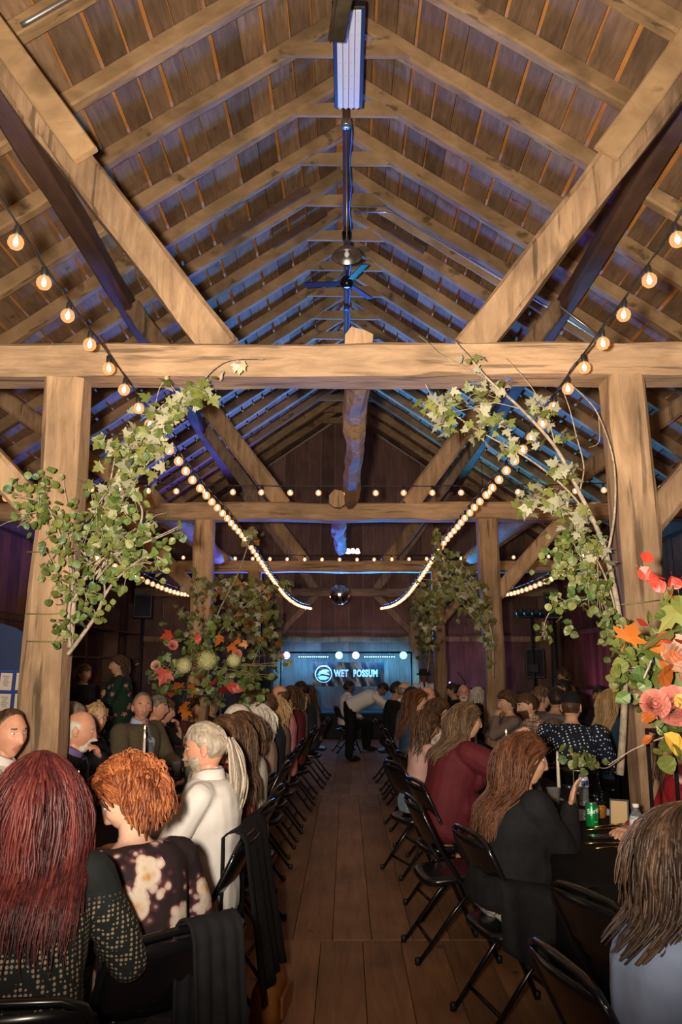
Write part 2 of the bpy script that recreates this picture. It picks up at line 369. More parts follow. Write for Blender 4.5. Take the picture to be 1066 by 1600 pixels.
# ------------------------------------------------------------------ placing helper: photo direction at a known distance
F_PX = 28.035/36*1600; PIT = math.radians(10.9)
def at(u, v, y):
    a = (u - 541)/F_PX; b = (800 - v)/F_PX
    d = Vector((a, math.cos(PIT) - b*math.sin(PIT), math.sin(PIT) + b*math.cos(PIT)))
    return Vector((0, 0, CAMH)) + d*(y/d.y)
BLACKM = mat('black_enamel', (.006, .006, .007), .22, 0, spec=.6)
BLACKP = mat('black_plastic', (.010, .010, .012), .5)
GRILLE = mat('speaker_grille', (.012, .012, .014), .8, var=.4, scale=120)
CHROME = mat('brushed_metal', (.55, .53, .50), .32, 1.0)
GALV = mat('galvanised_conduit', (.62, .60, .58), .35, .9)
CLOTHB = mat('black_tablecloth', (.0055, .005, .0055), .9, var=.3, scale=40, bump=.2, spec=.15)
GOLD = mat('gold_cutlery', (.75, .48, .16), .25, 1.0)
WAX = mat('ivory_wax', (.80, .70, .52), .45)
GLASS = mat('clear_glass', (.9, .93, .95), .06, 0, trans=.92)
PLAST = mat('clear_plastic', (.85, .9, .95), .12, 0, trans=.9)
TEA = mat('iced_tea', (.42, .14, .03), .2)
WINE = mat('red_wine', (.12, .008, .015), .15)
NAPK = mat('dusty_blue_napkin', (.36, .41, .50), .85, var=.15, scale=15, bump=.3)
TISS = mat('white_tissue', (.75, .72, .68), .9)
PLATE = mat('kraft_plate', (.52, .36, .16), .5)
PLATEW = mat('cream_plate', (.72, .66, .55), .4)
FLAME = mat('candle_flame', (1, .7, .25), .5, emit=(1.0, .62, .22), estr=9)
AMBER = mat('amber_votive', (.80, .38, .08), .2, trans=.7)
GREENC = mat('green_can', (.01, .36, .10), .25, .55)
WHITE = mat('white_paint', (.78, .78, .76), .5)
LBLUE = mat('bottle_label_blue', (.03, .12, .52), .45)
NAVY = mat('navy_board', (.006, .022, .085), .6)
NAVYF = mat('blue_grid_paint', (.01, .05, .30), .5)
CARD = mat('seating_card', (.62, .54, .46), .7)
INK = mat('printed_ink', (.05, .04, .04), .7)
BARK = mat('pale_bark', (.30, .24, .17), .8, var=.4, scale=30)
TWINE = mat('green_wire_tie', (.16, .17, .05), .6)
FLAMEM = MB().lathe([(.0008, -.002), (.0045, .004), (.0055, .010), (.0035, .020), (.0006, .030)], 8).mesh('flame', True, FLAME)

# ------------------------------------------------------------------ folding chairs
def make_chair():
    t = thing('folding_chair', 'black metal folding chair in the hall', 'chair')
    w = .215
    up = []
    for s in (-1, 1): pass
    pts = [(-w, .21, .0), (-w, .05, .36), (-w, -.10, .58), (-w, -.19, .76), (-w+.03, -.212, .815), (-w+.08, -.22, .835), (0, -.225, .842),
           (w-.08, -.22, .835), (w-.03, -.212, .815), (w, -.19, .76), (w, -.10, .58), (w, .05, .36), (w, .21, .0)]
    MB().tube(pts, .0125, 7).build('back_frame', BLACKM, t, True)
    for s in (-1, 1):
        MB().tube([(s*.185, .13, .425), (s*.185, -.02, .27), (s*.185, -.24, .0)], .0115, 6).build('leg', BLACKM, t, True)
        for (x, y) in ((s*w, .21), (s*.185, -.24)):
            MB().lathe([(.016, 0), (.017, .03), (.0135, .036)], 8, (x, y, 0)).build('foot_cap', BLACKP, t, True)
    MB().tube([(-w, .155, .13), (w, .155, .13)], .009, 6).build('stretcher', BLACKM, t, True)
    MB().tube([(-.185, -.16, .1), (.185, -.16, .1)], .009, 6).build('stretcher', BLACKM, t, True)
    # seat pan, slightly dished
    n = 8; v = []; f = []
    def outline(k, z):
        o = []
        for i in range(20):
            a = 2*math.pi*i/20; c, s_ = math.cos(a), math.sin(a); e = .45
            x = math.copysign(abs(c)**e, c)*(.20-k); y = math.copysign(abs(s_)**e, s_)*(.195-k); o.append((x, y, z + .02*(y/.2)))
        return o
    rings = [outline(.012, .405), outline(0, .415), outline(0, .435), outline(.015, .447), outline(.06, .444), outline(.12, .438)]
    v = sum(rings, []); f = [tuple(range(19, -1, -1)), tuple(range(100, 120))]
    for k in range(5):
        for i in range(20): j = (i+1) % 20; f.append((k*20+i, k*20+j, k*20+20+j, k*20+20+i))
    MB().raw(v, f).build('seat', BLACKM, t, True)
    v = []; f = []; nx, nz = 12, 5
    for lay in (0, .012):
        for k in range(nz+1):
            for i in range(nx+1):
                x = -w + 2*w*i/nx; z = .60 + .225*k/nz; cur = .035*(1-(x/w)**2)
                if k == nz: z -= .03*(abs(x)/w)**4
                if k == 0: z += .03*(abs(x)/w)**4
                yb = -.10 - (z-.58)*.5
                v.append((x, yb - cur + lay, z))
    K = (nx+1)*(nz+1)
    for k in range(nz):
        for i in range(nx):
            a = k*(nx+1)+i; q = (a, a+1, a+nx+2, a+nx+1); f.append(q); f.append(tuple(K+p for p in reversed(q)))
    ring = [i for i in range(nx+1)] + [k*(nx+1)+nx for k in range(1, nz+1)] + [nz*(nx+1)+i for i in range(nx-1, -1, -1)] + [k*(nx+1) for k in range(nz-1, 0, -1)]
    for a, b in zip(ring, ring[1:]+ring[:1]): f.append((b, a, K+a, K+b))
    MB().raw(v, f).build('backrest', BLACKM, t, True)
    return t
CHAIR0 = make_chair(); chair_used = [False]
def chair(x, y, rz, label, group=None):
    if not chair_used[0]:
        chair_used[0] = True; CHAIR0.location = (x, y, 0); CHAIR0.rotation_euler = (0, 0, rz); o = CHAIR0
        o['label'] = label
    else: o = dup(CHAIR0, (x, y, 0), rz, label)
    if group: o['group'] = group
    elif 'group' in o: del o['group']
    return o

# ------------------------------------------------------------------ tables under black cloths
TZ = .75
def table(x, y0, y1, w, near):
    label = 'folding banquet table under a black cloth ' + near; clabel = 'black tablecloth hanging over the table ' + near
    t = thing('banquet_table', label, 'table', (x, (y0+y1)/2, 0), 0, 'folding tables in the two long rows'); L = y1-y0
    MB().bevbox((0, 0, TZ-.025), (w-.01, L-.06, .03), .004).build('tabletop', PLATEW, t)
    for sx in (-1, 1):
        for sy in (-1, 1):
            MB().tube([(sx*(w/2-.08), sy*(L/2-.2), 0), (sx*(w/2-.08), sy*(L/2-.2), TZ-.04)], .014, 6).build('leg', CHROME, t, True)
    r = random.Random(int(y0*100)+int(x*10)); v = []; f = []
    per = []
    nx, ny = 6, 22
    for i in range(nx): per.append((-w/2 + w*i/nx, -L/2, 0, -1))
    for i in range(ny): per.append((w/2, -L/2 + L*i/ny, 1, 0))
    for i in range(nx): per.append((w/2 - w*i/nx, L/2, 0, 1))
    for i in range(ny): per.append((-w/2, L/2 - L*i/ny, -1, 0))
    per = [(a, b*(1-.012/L*2), c, d) for a, b, c, d in per]
    n = len(per); drop = .42; ph = r.uniform(0, 9)
    levels = [(-.02, -.004), (-.004, -.004), (.010, .0), (.016, .03), (.02, .14), (.03, .28), (.04, drop)]
    for o, dz in levels:
        for i, (px, py, nx_, ny_) in enumerate(per):
            wv = math.sin(i*1.15+ph)*.018*(max(0, dz)/drop) + .012*math.sin(i*.47+ph*2)*(max(0, dz)/drop)
            oo = o + wv
            if ny_: oo = min(o, .01)*.2
            v.append((px + nx_*oo, py + ny_*oo, TZ + .004 - dz - (.0 if dz < .2 else r.uniform(-.004, .004))))
    f.append(tuple(range(n)))
    for k in range(len(levels)-1):
        for i in range(n): j = (i+1) % n; f.append((k*n+j, k*n+i, k*n+n+i, k*n+n+j))
    me = MB().raw(v, f)
    o = me.build('tablecloth', CLOTHB, None, True, loc=(x, (y0+y1)/2, 0), label=clabel, cat='tablecloth', group='black cloths on the long tables')
    return t
TXL, TXR, TWD = -1.25, 1.24, .60
LT = [(2.75+1.83*i, 2.75+1.83*(i+1)) for i in range(6)]
RT = [(1.5+1.83*i, 1.5+1.83*(i+1)) for i in range(7)]
NL_ = ['beside the wine red haired woman', 'beside the bald goateed man', 'carrying the tall hydrangea centerpiece', 'beside the navy suit jacket', 'beside the maroon top', 'beside the long haired brunette near the stage']
NR_ = ['beside the dusty blue dress', 'carrying the green can', 'beside the maroon dress', 'beside the long dark haired woman', 'beside the two bald men', 'beside the dark haired man next to the waiter', 'under the waiter\'s hands']
for (a, b), n_ in zip(LT, NL_): table(TXL, a, b, TWD, n_)
for (a, b), n_ in zip(RT, NR_): table(TXR, a, b, .58, n_)
for i, n_ in enumerate(('beside the navy polka dot shirt', 'beside the long blonde hair', 'farther along by the outer wall')): table(3.0, 6.2+1.83*i, 6.2+1.83*(i+1), .72, n_)

# ------------------------------------------------------------------ string lights
FIL = mat('bulb_filament', (1, .8, .5), .5, emit=(1.0, .66, .32), estr=95)
def bulb_glass():
    m = bpy.data.materials.new('amber_bulb_glass'); m.use_nodes = True; nt = m.node_tree; L = nt.links.new
    out = nt.nodes['Material Output']; nt.nodes.remove(nt.nodes['Principled BSDF'])
    tr = nd(nt, 'ShaderNodeBsdfTransparent'); tr.inputs[0].default_value = (1, .8, .55, 1)
    em = nd(nt, 'ShaderNodeEmission'); em.inputs[0].default_value = (1.0, .50, .20, 1); em.inputs[1].default_value = 1.5
    gl = nd(nt, 'ShaderNodeBsdfGlossy'); gl.inputs['Roughness'].default_value = .05; gl.inputs[0].default_value = (.8, .8, .8, 1)
    m1 = nd(nt, 'ShaderNodeMixShader'); m1.inputs[0].default_value = .5; L(tr.outputs[0], m1.inputs[1]); L(em.outputs[0], m1.inputs[2])
    m2 = nd(nt, 'ShaderNodeMixShader'); m2.inputs[0].default_value = .05; L(m1.outputs[0], m2.inputs[1]); L(gl.outputs[0], m2.inputs[2])
    L(m2.outputs[0], out.inputs[0]); m.cycles.emission_sampling = 'NONE'
    return m
BGL = bulb_glass()
BR = .034
bulb_me = MB().lathe([(.012, 0), (.020, -.006), (.030, -.018), (BR, -.034), (.031, -.049), (.020, -.062), (.002, -.068)], 12).mesh('bulb', True, BGL)
fil_me = MB().lathe([(.003, -.010), (.009, -.026), (.0115, -.038), (.007, -.048), (.001, -.052)], 6).mesh('filament', True, FIL)
sock_me = MB().lathe([(.006, .045), (.013, .038), (.0145, .004), (.013, -.004), (.003, -.005)], 8).mesh('socket', True, BLACKP)
def strand(label, ctrl, spacing, sag_each=.012, seed=0, twist=True):
    ctrl = [Vector(c) for c in ctrl]; r = random.Random(seed)
    # catmull-rom through the control points
    pts = []
    for i in range(len(ctrl)-1):
        p0 = ctrl[max(i-1, 0)]; p1 = ctrl[i]; p2 = ctrl[i+1]; p3 = ctrl[min(i+2, len(ctrl)-1)]
        n = max(4, int((p2-p1).length/.06))
        for k in range(n):
            t = k/n; pts.append(.5*((2*p1) + (p2-p0)*t + (2*p0-5*p1+4*p2-p3)*t*t + (3*p1-p0-3*p2+p3)*t*t*t))
    pts.append(ctrl[-1])
    o = pts[0].copy(); t = thing('string_lights', label, 'string lights', o)
    MB().tube([p - o for p in pts], .0045, 5).build('cord', BLACKP, t, True)
    MB().tube([p - o + Vector((math.sin(i*.9)*.008, 0, math.cos(i*.9)*.008)) for i, p in enumerate(pts)], .0025, 4).build('support_wire', BLACKP, t, True)
    acc = 0; nxt = spacing*.4
    for a, b in zip(pts, pts[1:]):
        d = (b-a).length
        while acc + d >= nxt:
            p = a + (b-a)*((nxt-acc)/d) - o - Vector((0, 0, .045))
            e = (r.uniform(-.12, .12), r.uniform(-.12, .12), r.uniform(0, 6))
            s = link('socket', sock_me, t, loc=p); s.rotation_euler = e
            bl = link('bulb', bulb_me, t, loc=p); bl.rotation_euler = e
            link('filament', fil_me, bl)
            nxt += spacing
        acc += d
    return t
for sd, nm in ((-1, 'the seating chart side'), (1, 'the green can')):
    strand('long string of amber globe bulbs running to the stage above ' + nm,
           [(sd*1.50, 1.5, 4.0), (sd*1.40, 2.9, 3.47), (sd*1.27, 4.40, 3.23), (sd*1.22, 6.2, 3.13), (sd*1.18, 7.6, 3.11), (sd*1.16, 9.3, 3.10), (sd*1.12, 12.0, 2.97), (sd*1.08, 14.6, 2.90), (sd*.98, 17, 2.92), (sd*.8, 19.0, 3.0)], .262, seed=sd+5)
    strand('string of amber globe bulbs along the aisle by the %s' % ('wall shelving' if sd < 0 else 'light stand'),
           [(sd*2.9, 4.8, 3.3), (sd*2.62, 7.0, 2.86), (sd*2.5, 9.2, 2.72), (sd*2.5, 12, 2.74), (sd*2.55, 14.4, 2.95)], .27, seed=sd+15)
strand('crosswise string of amber globe bulbs before the second tie beam', [(-5.2, 8.7, 3.75), (-3, 8.7, 3.62), (0, 8.7, 3.57), (3, 8.7, 3.60), (5.2, 8.7, 3.72)], .318, seed=31)
strand('crosswise string of small amber bulbs before the third tie beam', [(-5.2, 14.1, 3.62), (-2.5, 14.1, 3.56), (0, 14.1, 3.53), (2.5, 14.1, 3.56), (5.2, 14.1, 3.62)], .31, seed=32)

# ------------------------------------------------------------------ ridge fixtures
t = thing('led_panel_fixture', 'long white striped light panel hung below the ridge', 'light fixture', (.03, 6.43, 7.05))
MB().bevbox((0, 0, .045), (.285, 1.25, .07), .006).build('housing', BLACKP, t)
STRIPE = mat('panel_diffuser', (.80, .80, .78), .35, var=.06, scale=30, stretch=(1, .02, 1))
for i in range(4): MB().bevbox((-.081 + .054*i, 0, .003), (.050, 1.20, .018), .004).build('diffuser_strip', STRIPE, t)
for i in range(4): MB().lathe([(.014, -.004), (.014, .006)], 8, (-.081+.054*i, .60, -.003)).build('end_cap', WAX, t)
for i in range(4):
    for k in range(7): MB().lathe([(.0045, 0), (.0045, .003)], 6, (-.081+.054*i, -.5+k*.165, -.0085)).build('led_dot', GALV, t)
for yy in (-.5, .5): MB().tube([(0, yy, .08), (0, yy, .5)], .004, 5).build('hanger', GALV, t)
TRAY = wood('tray_metal', (.05, .042, .03), (.11, .09, .06), (1, 1, 1), 4, .5, .05, .1, False)
t = thing('dark_cable_tray', 'dark weathered metal trough hung across the light panel end', 'trough', (0, 0, 0))
A = at(527, 62, 5.5); B = at(547, -60, 4.6)
M = rot_to(B - A); c = (A+B)/2
MB().bevbox(c, (.135, .05, (B-A).length), .01, rot=M).build('trough_body', TRAY, t)
MB().tube([A + Vector((-.05, 0, -.028)), B + Vector((-.05, 0, -.028))], .006, 5).build('trough_rib', TRAY, t)
MB().tube([B + Vector((0, 0, 0)), B + Vector((0, 0, 2.4))], .004, 5).build('hanger', GALV, t)
t = thing('junction_box', 'round metal ceiling box with blue underside below the ridge', 'junction box', (0.005, 7.75, 7.40))
MB().lathe([(.03, .07), (.055, .06), (.055, -.02), (.05, -.03), (.0, -.03)], 14).build('box_body', GALV, t, True)
MB().tube([(0, 0, .06), (.03, .0, .1), (.02, .01, .14)], .006, 5).build('cable', GALV, t, True)
t = thing('pendant_lamp', 'spun metal barn pendant lamp on a long rod', 'lamp', (0.012, 8.0, 5.96))
MB().tube([(0, 0, .2), (0, -.2, 1.42)], .006, 6).build('rod', GALV, t, True)
MB().lathe([(.165, 0), (.168, .006), (.15, .045), (.11, .085), (.05, .115), (.035, .12), (.032, .2), (.02, .215), (.001, .216)], 24, cap=False).build('shade', CHROME, t, True)
MB().lathe([(.162, .004), (.145, .043), (.105, .08), (.048, .108), (.001, .11)], 24, cap=False).build('shade_lining', CHROME, t, True)
MB().lathe([(.004, -.0), (.02, .01), (.032, .035), (.02, .065), (.014, .1)], 12).build('bulb', WHITE, t, True)
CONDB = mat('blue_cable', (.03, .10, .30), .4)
o = MB(); pts = []
for i in range(60):
    y = 7.78 + i*.2; pts.append((.06 + .012*math.sin(i*1.3), y, RZ-.54 + .01*math.sin(i*.7)))
o.tube(pts, .011, 5).build('ridge_cable', CONDB, None, True, label='thin blue cable clipped along the ridge runner', cat='cable')
t = thing('ceiling_fan', 'black three blade ceiling fan lit blue from the stage', 'fan', (0.015, 10.1, 6.72))
MB().lathe([(.0, -.06), (.055, -.06), (.07, -.05), (.088, -.01), (.088, .05), (.06, .09), (.02, .11)], 18).build('motor', BLACKM, t, True)
MB().tube([(0, 0, .1), (0, 0, .78)], .014, 8).build('downrod', BLACKM, t, True)
MB().lathe([(.02, .60), (.06, .66), (.07, .76)], 12).build('canopy', BLACKM, t, True)
for k, a in enumerate((math.radians(175), math.radians(295), math.radians(55))):
    M = Matrix.Rotation(a, 3, 'Z') @ Matrix.Rotation(.2, 3, 'X')
    v = []
    for z in (0, .01):
        for (x, y) in [(.07, -.03), (.14, -.045), (.2, -.05), (.56, -.055), (.58, -.05), (.58, .05), (.56, .055), (.2, .05), (.14, .045), (.07, .03)]: v.append(M @ Vector((x, y, z)))
    f = [tuple(range(9, -1, -1)), tuple(range(10, 20))] + [(i, (i+1) % 10, 10+(i+1) % 10, 10+i) for i in range(10)]
    MB().raw(v, f).build('blade', BLACKM, t)
t2 = MB().lathe([(.045, -.01), (.05, 0), (.045, .05), (.02, .06)], 12, (.01, 12.35, RZ-.60)).build('junction_box', CONDB, None, True, label='small blue lit ceiling box beyond the fan', cat='junction box')
MB().tube([(.1, 9.62, 7.50), (.52, 9.62, 7.50), (.62, 9.60, 7.46), (2.6, 9.60, 6.13), (4.9, 9.60, 4.53)], .0125, 6).build('conduit', GALV, None, True, label='thin steel conduit bending down along a rafter', cat='conduit')
MB().tube([(-1.0, 5.14, 7.27), (-2.36, 5.14, 6.33), (-2.42, 5.14, 6.29)], .02, 8).build('conduit', GALV, None, True, label='thick straight steel conduit beside the slanting strut', cat='conduit')
MB().tube([at(875, 480, 8.3), at(975, 555, 8.6)], .012, 6).build('conduit', GALV, None, True, label='short steel conduit behind the bare branch side strut', cat='conduit')
SHADEL = mat('lit_lamp_shade', (1, .8, .5), .5, emit=(1.0, .62, .28), estr=14)
for u, v, lb in ((548, 862, 'cluster of small lit shades hung above the mirror ball'), (757, 855, 'single small lit shade hung beyond the second post')):
    c_ = at(u, v, 17.0); t = thing('hanging_lamp', lb, 'lamp', c_); top_ = RZ - SL*abs(c_.x) + .2 - c_.z
    for k in (range(4) if u < 600 else (1,)):
        x = (-.15 + .1*k) if u < 600 else 0
        MB().lathe([(.02, .07), (.03, .06), (.055, -.02), (.05, -.03)], 10, (x, .04*(k % 2), 0)).build('shade', SHADEL, t, True)
    MB().tube([(0, 0, .05), (0, 0, top_)], .006, 5).build('rod', BLACKP, t)
# mirror ball
t = thing('mirror_ball', 'hanging mirror ball under the third tie beam', 'mirror ball', (-.11, 13.4, 2.77))
MIRR = mat('mirror_tiles', (.75, .74, .72), .06, 1.0)
MB().ell((0, 0, 0), (.165, .165, .165), 30, 18).build('mirror_tiles', MIRR, t)
MB().tube([(0, 0, .16), (-.03, 1.1, .55)], .004, 5).build('hanger', BLACKP, t)
MB().lathe([(.02, .16), (.022, .19), (.008, .2)], 10).build('cap', BLACKP, t, True)

# ------------------------------------------------------------------ stage
SKIRT = mat('black_stage_skirt', (.006, .006, .007), .8)
o = MB().bevbox((0, 19.2, .28), (7.6, 1.75, .54), .01).build('stage', SKIRT, None, label='low black stage platform before the gable wall', cat='stage', kind='structure')
t = thing('stage_light_bar', 'black bar of round and strip stage lights above the banner', 'stage lights', (0, 19.42, 1.86))
MB().tube([(-1.55, 0, .05), (1.55, 0, .05)], .022, 8).build('crossbar', BLACKP, t, True)
for s in (-1, 1):
    MB().tube([(s*1.56, 0, -1.31), (s*1.56, 0, .06)], .02, 8).build('stand_pole', BLACKP, t, True)
    for a in (0, 2.1, 4.2): MB().tube([(s*1.56, 0, -1.0), (s*1.56 + .2*math.cos(a), .2*math.sin(a), -1.30)], .012, 6).build('leg', BLACKP, t, True)
PARS = [(-1.43, (.32, .22, 1.0)), (-.17, (.10, .85, 1.0)), (.23, (.25, .25, 1.0)), (1.37, (.05, .95, .85))]
for i, (x, c) in enumerate(PARS):
    M = Matrix.Rotation(math.radians(90), 3, 'X')
    MB().lathe([(.06, -.16), (.085, -.12), (.098, .0), (.098, .02), (.09, .02)], 16, (x, 0, -.02), M).build('par_can', BLACKP, t, True)
    lens = mat('par_lens_%d' % i, c, .4, emit=tuple(.12 + .88*q for q in c), estr=4.5)
    MB().lathe([(.001, .018), (.088, .018), (.088, .022), (.001, .022)], 16, (x, 0, -.02), M).build('par_lens', lens, t)
    spot('par_beam', (x, 19.3, 1.84), (x*1.5, 11.5, 7.6), 2400, tuple(q*k for q, k in zip(c, (.38, .45, 1))), 84, .8, .09)
BARL = mat('led_strip', (.4, .8, 1), .4, emit=(.22, .60, 1.0), estr=4)
for (xa, xb) in ((-1.15, -.42), (.42, 1.17)):
    MB().bevbox(((xa+xb)/2, 0, -.055), (xb-xa, .06, .06), .006).build('strip_housing', BLACKP, t)
    for i in range(14): MB().lathe([(.001, .02), (.017, .018), (.019, .0)], 8, (xa + .026 + i*(xb-xa-.05)/13, -.03, -.055), Matrix.Rotation(math.radians(90), 3, 'X')).build('strip_led', BARL, t)
    l = arealight('strip_wash', ((xa+xb)/2, 19.46, 1.78), ((xa+xb)/2, 20.2, 1.0), 42, (.05, .40, 1.0), 1.0, .06)
for xx, c in ((-1.0, (.07, .34, 1.0)), (0.2, (.05, .45, 1.0)), (1.1, (.04, .50, 1.0))):
    spot('wall_wash', (xx, 19.5, 1.95), (xx, 20.2, 1.1), 34, c, 150, .8, .06)
# banner
BANN = mat('black_vinyl_banner', (.010, .010, .012), .28, var=.4, scale=6, bump=.5, stretch=(1, 1, .25))
t = thing('band_banner', 'black vinyl band banner with drippy white lettering WET POSSUM', 'banner', (.055, 19.64, 1.40))
n = 30; v = []; f = []
for k in range(9):
    for i in range(n+1):
        x = -.86 + 1.72*i/n; z = -.285 + .57*k/8
        v.append((x, .018*math.sin(x*9)*(1-.3*k/8) + .008*math.sin(x*23+k), z - .012*math.sin(i*math.pi*5/n)**2))
for k in range(8):
    for i in range(n): a = k*(n+1)+i; f.append((a, a+1, a+n+2, a+n+1))
MB().raw(v, f).build('vinyl_sheet', BANN, t, True)
DRIP = mat('banner_print_white', (.86, .86, .92), .6)
def text(body, size, loc, parent, m, rot=(math.radians(90), 0, 0), name='lettering', bold=.0, ext=.001, spacing=1.0, align='LEFT'):
    c = bpy.data.curves.new(name, 'FONT'); c.body = body; c.size = size; c.offset = bold; c.extrude = ext; c.space_character = spacing; c.align_x = align
    c.materials.append(m); tmp = bpy.data.objects.new(name, c); COL.objects.link(tmp)
    me = bpy.data.meshes.new_from_object(tmp.evaluated_get(bpy.context.evaluated_depsgraph_get())); bpy.data.objects.remove(tmp)
    o = link(name, me); o.parent = parent; o.location = loc; o.rotation_euler = rot
    return o
text('WET', .225, (-.345, -.032, -.06), t, DRIP, bold=.0095, spacing=1.14).scale = (.66, 1, 1)
text('POSSUM', .225, (.115, -.032, -.06), t, DRIP, bold=.0095, spacing=1.14).scale = (.64, 1, 1)
dr = MB()
for i, x in enumerate([-.275, -.2, .36, .46, .60]):
    
    l = (.05, .09, .04, .07, .10, .05, .08, .04, .09, .06, .13)[i]; dr.raw([(x-.009, -.033, -.02), (x+.009, -.033, -.02), (x+.004, -.033, -.045-l*.32), (x-.004, -.033, -.045-l*.32)], [(0, 3, 2, 1)])
dr.build('paint_drips', DRIP, t)
ring = MB(); k = 40
for r0, r1 in ((.185, .207),):
    v = []
    for i in range(k): a = 2*math.pi*i/k; v += [(-.60 + r0*math.cos(a), -.034, .0 + r0*math.sin(a)), (-.60 + r1*math.cos(a), -.034, r1*math.sin(a))]
    ring.raw(v, [(2*i, 2*i+1, (2*i+3) % (2*k), (2*i+2) % (2*k)) for i in range(k)])
ring.build('emblem_ring', DRIP, t)
em = MB()
em.raw([(-.60+x, -.035, z) for x, z in [(-.14, -.02), (-.10, .06), (-.02, .10), (.07, .11), (.14, .07), (.06, .05), (.12, .01), (.15, -.03), (.04, -.01), (-.03, .01)]], [tuple(range(10))])
em.raw([(-.60+x, -.035, z) for x, z in [(-.15, -.07), (-.05, -.04), (.06, -.05), (.14, -.09), (.05, -.14), (-.08, -.14)]], [tuple(range(6))])
em.raw([(-.60+x, -.035, z) for x, z in [(-.13, .02), (-.07, .0), (-.09, -.04), (-.15, -.03)]], [tuple(range(4))])
em.build('emblem', DRIP, t)
MB().tube([(-.84, 0, .28), (-.8, -.2, .51)], .004, 4).build('tie_cord', BLACKP, t); MB().tube([(.84, 0, .28), (.8, -.2, .51)], .004, 4).build('tie_cord', BLACKP, t)

def speaker(loc, w, d, h, rz, label):
    t = thing('loudspeaker', label, 'loudspeaker', loc, rz)
    MB().bevbox((0, 0, h/2), (w, d, h), .012).build('cabinet', BLACKP, t)
    MB().bevbox((0, -d/2-.004, h/2), (w-.05, .012, h-.06), .004).build('grille', GRILLE, t)
    return t
def stand(x, y, z0, z1, label):
    t = thing('tripod_stand', label, 'stand', (x, y, z0))
    MB().tube([(0, 0, .12), (0, 0, z1-z0)], .02, 8).build('pole', BLACKP, t, True)
    for a in (.5, 2.6, 4.7): MB().tube([(0, 0, .5), (.38*math.cos(a), .38*math.sin(a), .012)], .013, 6).build('leg', BLACKP, t, True)
    return t
stand(-4.05, 15.9, 0, 2.52, 'thin black stand holding a loudspeaker beside the shelving'); speaker((-4.05, 15.9, 2.52), .36, .34, .46, .25, 'black loudspeaker on a stand beside the wall shelving')
stand(4.1, 15.9, 0, 2.5, 'thin black stand holding a loudspeaker by the purple wall'); speaker((4.1, 15.9, 2.5), .36, .34, .52, -.25, 'black loudspeaker raised high beside the purple wall')
stand(3.85, 16.6, 0, 1.35, 'short black stand under the lower loudspeaker by the light stand'); speaker((3.85, 16.6, 1.35), .38, .36, .6, -.2, 'black loudspeaker at head height beside the light stand')
speaker((-1.98, 18.75, .55), .5, .4, .5, .1, 'black guitar amplifier on the stage beside the banner'); speaker((-1.98, 18.78, 1.05), .5, .34, .36, .1, 'black amplifier stacked on top of a stage amplifier')
speaker((2.45, 18.9, .55), .5, .36, .62, 0, 'black amplifier on the stage behind the hat wearing man')
speaker((1.97, 18.6, .55), .34, .34, .42, 0, 'small black amplifier on the stage next to a post')
speaker((3.1, 18.7, .55), .45, .4, .55, 0, 'black amplifier at the purple end of the stage')
t = thing('light_stand', 'tall black stand with a bar of small round lights', 'light stand', (3.45, 15.0, 0))
MB().tube([(0, 0, .1), (0, 0, 2.5)], .022, 8).build('pole', BLACKP, t, True)
for a in (.5, 2.6, 4.7): MB().tube([(0, 0, .6), (.45*math.cos(a), .45*math.sin(a), .012)], .014, 6).build('leg', BLACKP, t, True)
MB().tube([(-.25, 0, 2.5), (.25, 0, 2.5)], .02, 8).build('crossbar', BLACKP, t, True)
for k in range(4): MB().lathe([(.04, -.1), (.055, -.06), (.06, .05), (.052, .05), (.001, .03)], 12, (-.22 + .147*k, -.02, 2.58), Matrix.Rotation(math.radians(75), 3, 'X')).build('lamp_head', BLACKP, t, True)
MB().bevbox((0, -.04, 1.55), (.16, .12, .16), .01).build('dimmer_box', BLACKP, t)
spot('purple_uplight', (3.9, 17.2, .3), (5.3, 16.6, 2.2), 60, (.75, .25, .9), 110, .7)
spot('purple_uplight', (2.9, 18.2, 1.2), (3.2, 20.1, 1.6), 26, (.7, .22, 1.0), 70, .7)
spot('magenta_wash', (0.0, 17.6, .6), (0, 20.0, 3.4), 45, (.75, .35, .85), 75, .8)
for x, c in ((1.97, (.35, .2, 1)), (2.4, (.5, .2, 1))):
    MB().ell((x, 18.6 if x < 2.1 else 18.9, 1.0 if x < 2.1 else 1.2), (.02, .02, .035), 8, 6).build('indicator_lamp', mat('indicator_%d' % int(x*100), c, .4, emit=c, estr=6), None, True, label='small glowing %s indicator lamp on a stage amplifier' % ('blue' if x < 2.1 else 'violet'), cat='indicator lamp')
MB().tube([(2.6, 18.0, .02), (2.62, 18.0, 1.25), (2.45, 17.9, 1.45)], .011, 6).build('microphone_stand', BLACKP, None, True, label='thin black microphone stand in front of the purple stage wall', cat='microphone stand')

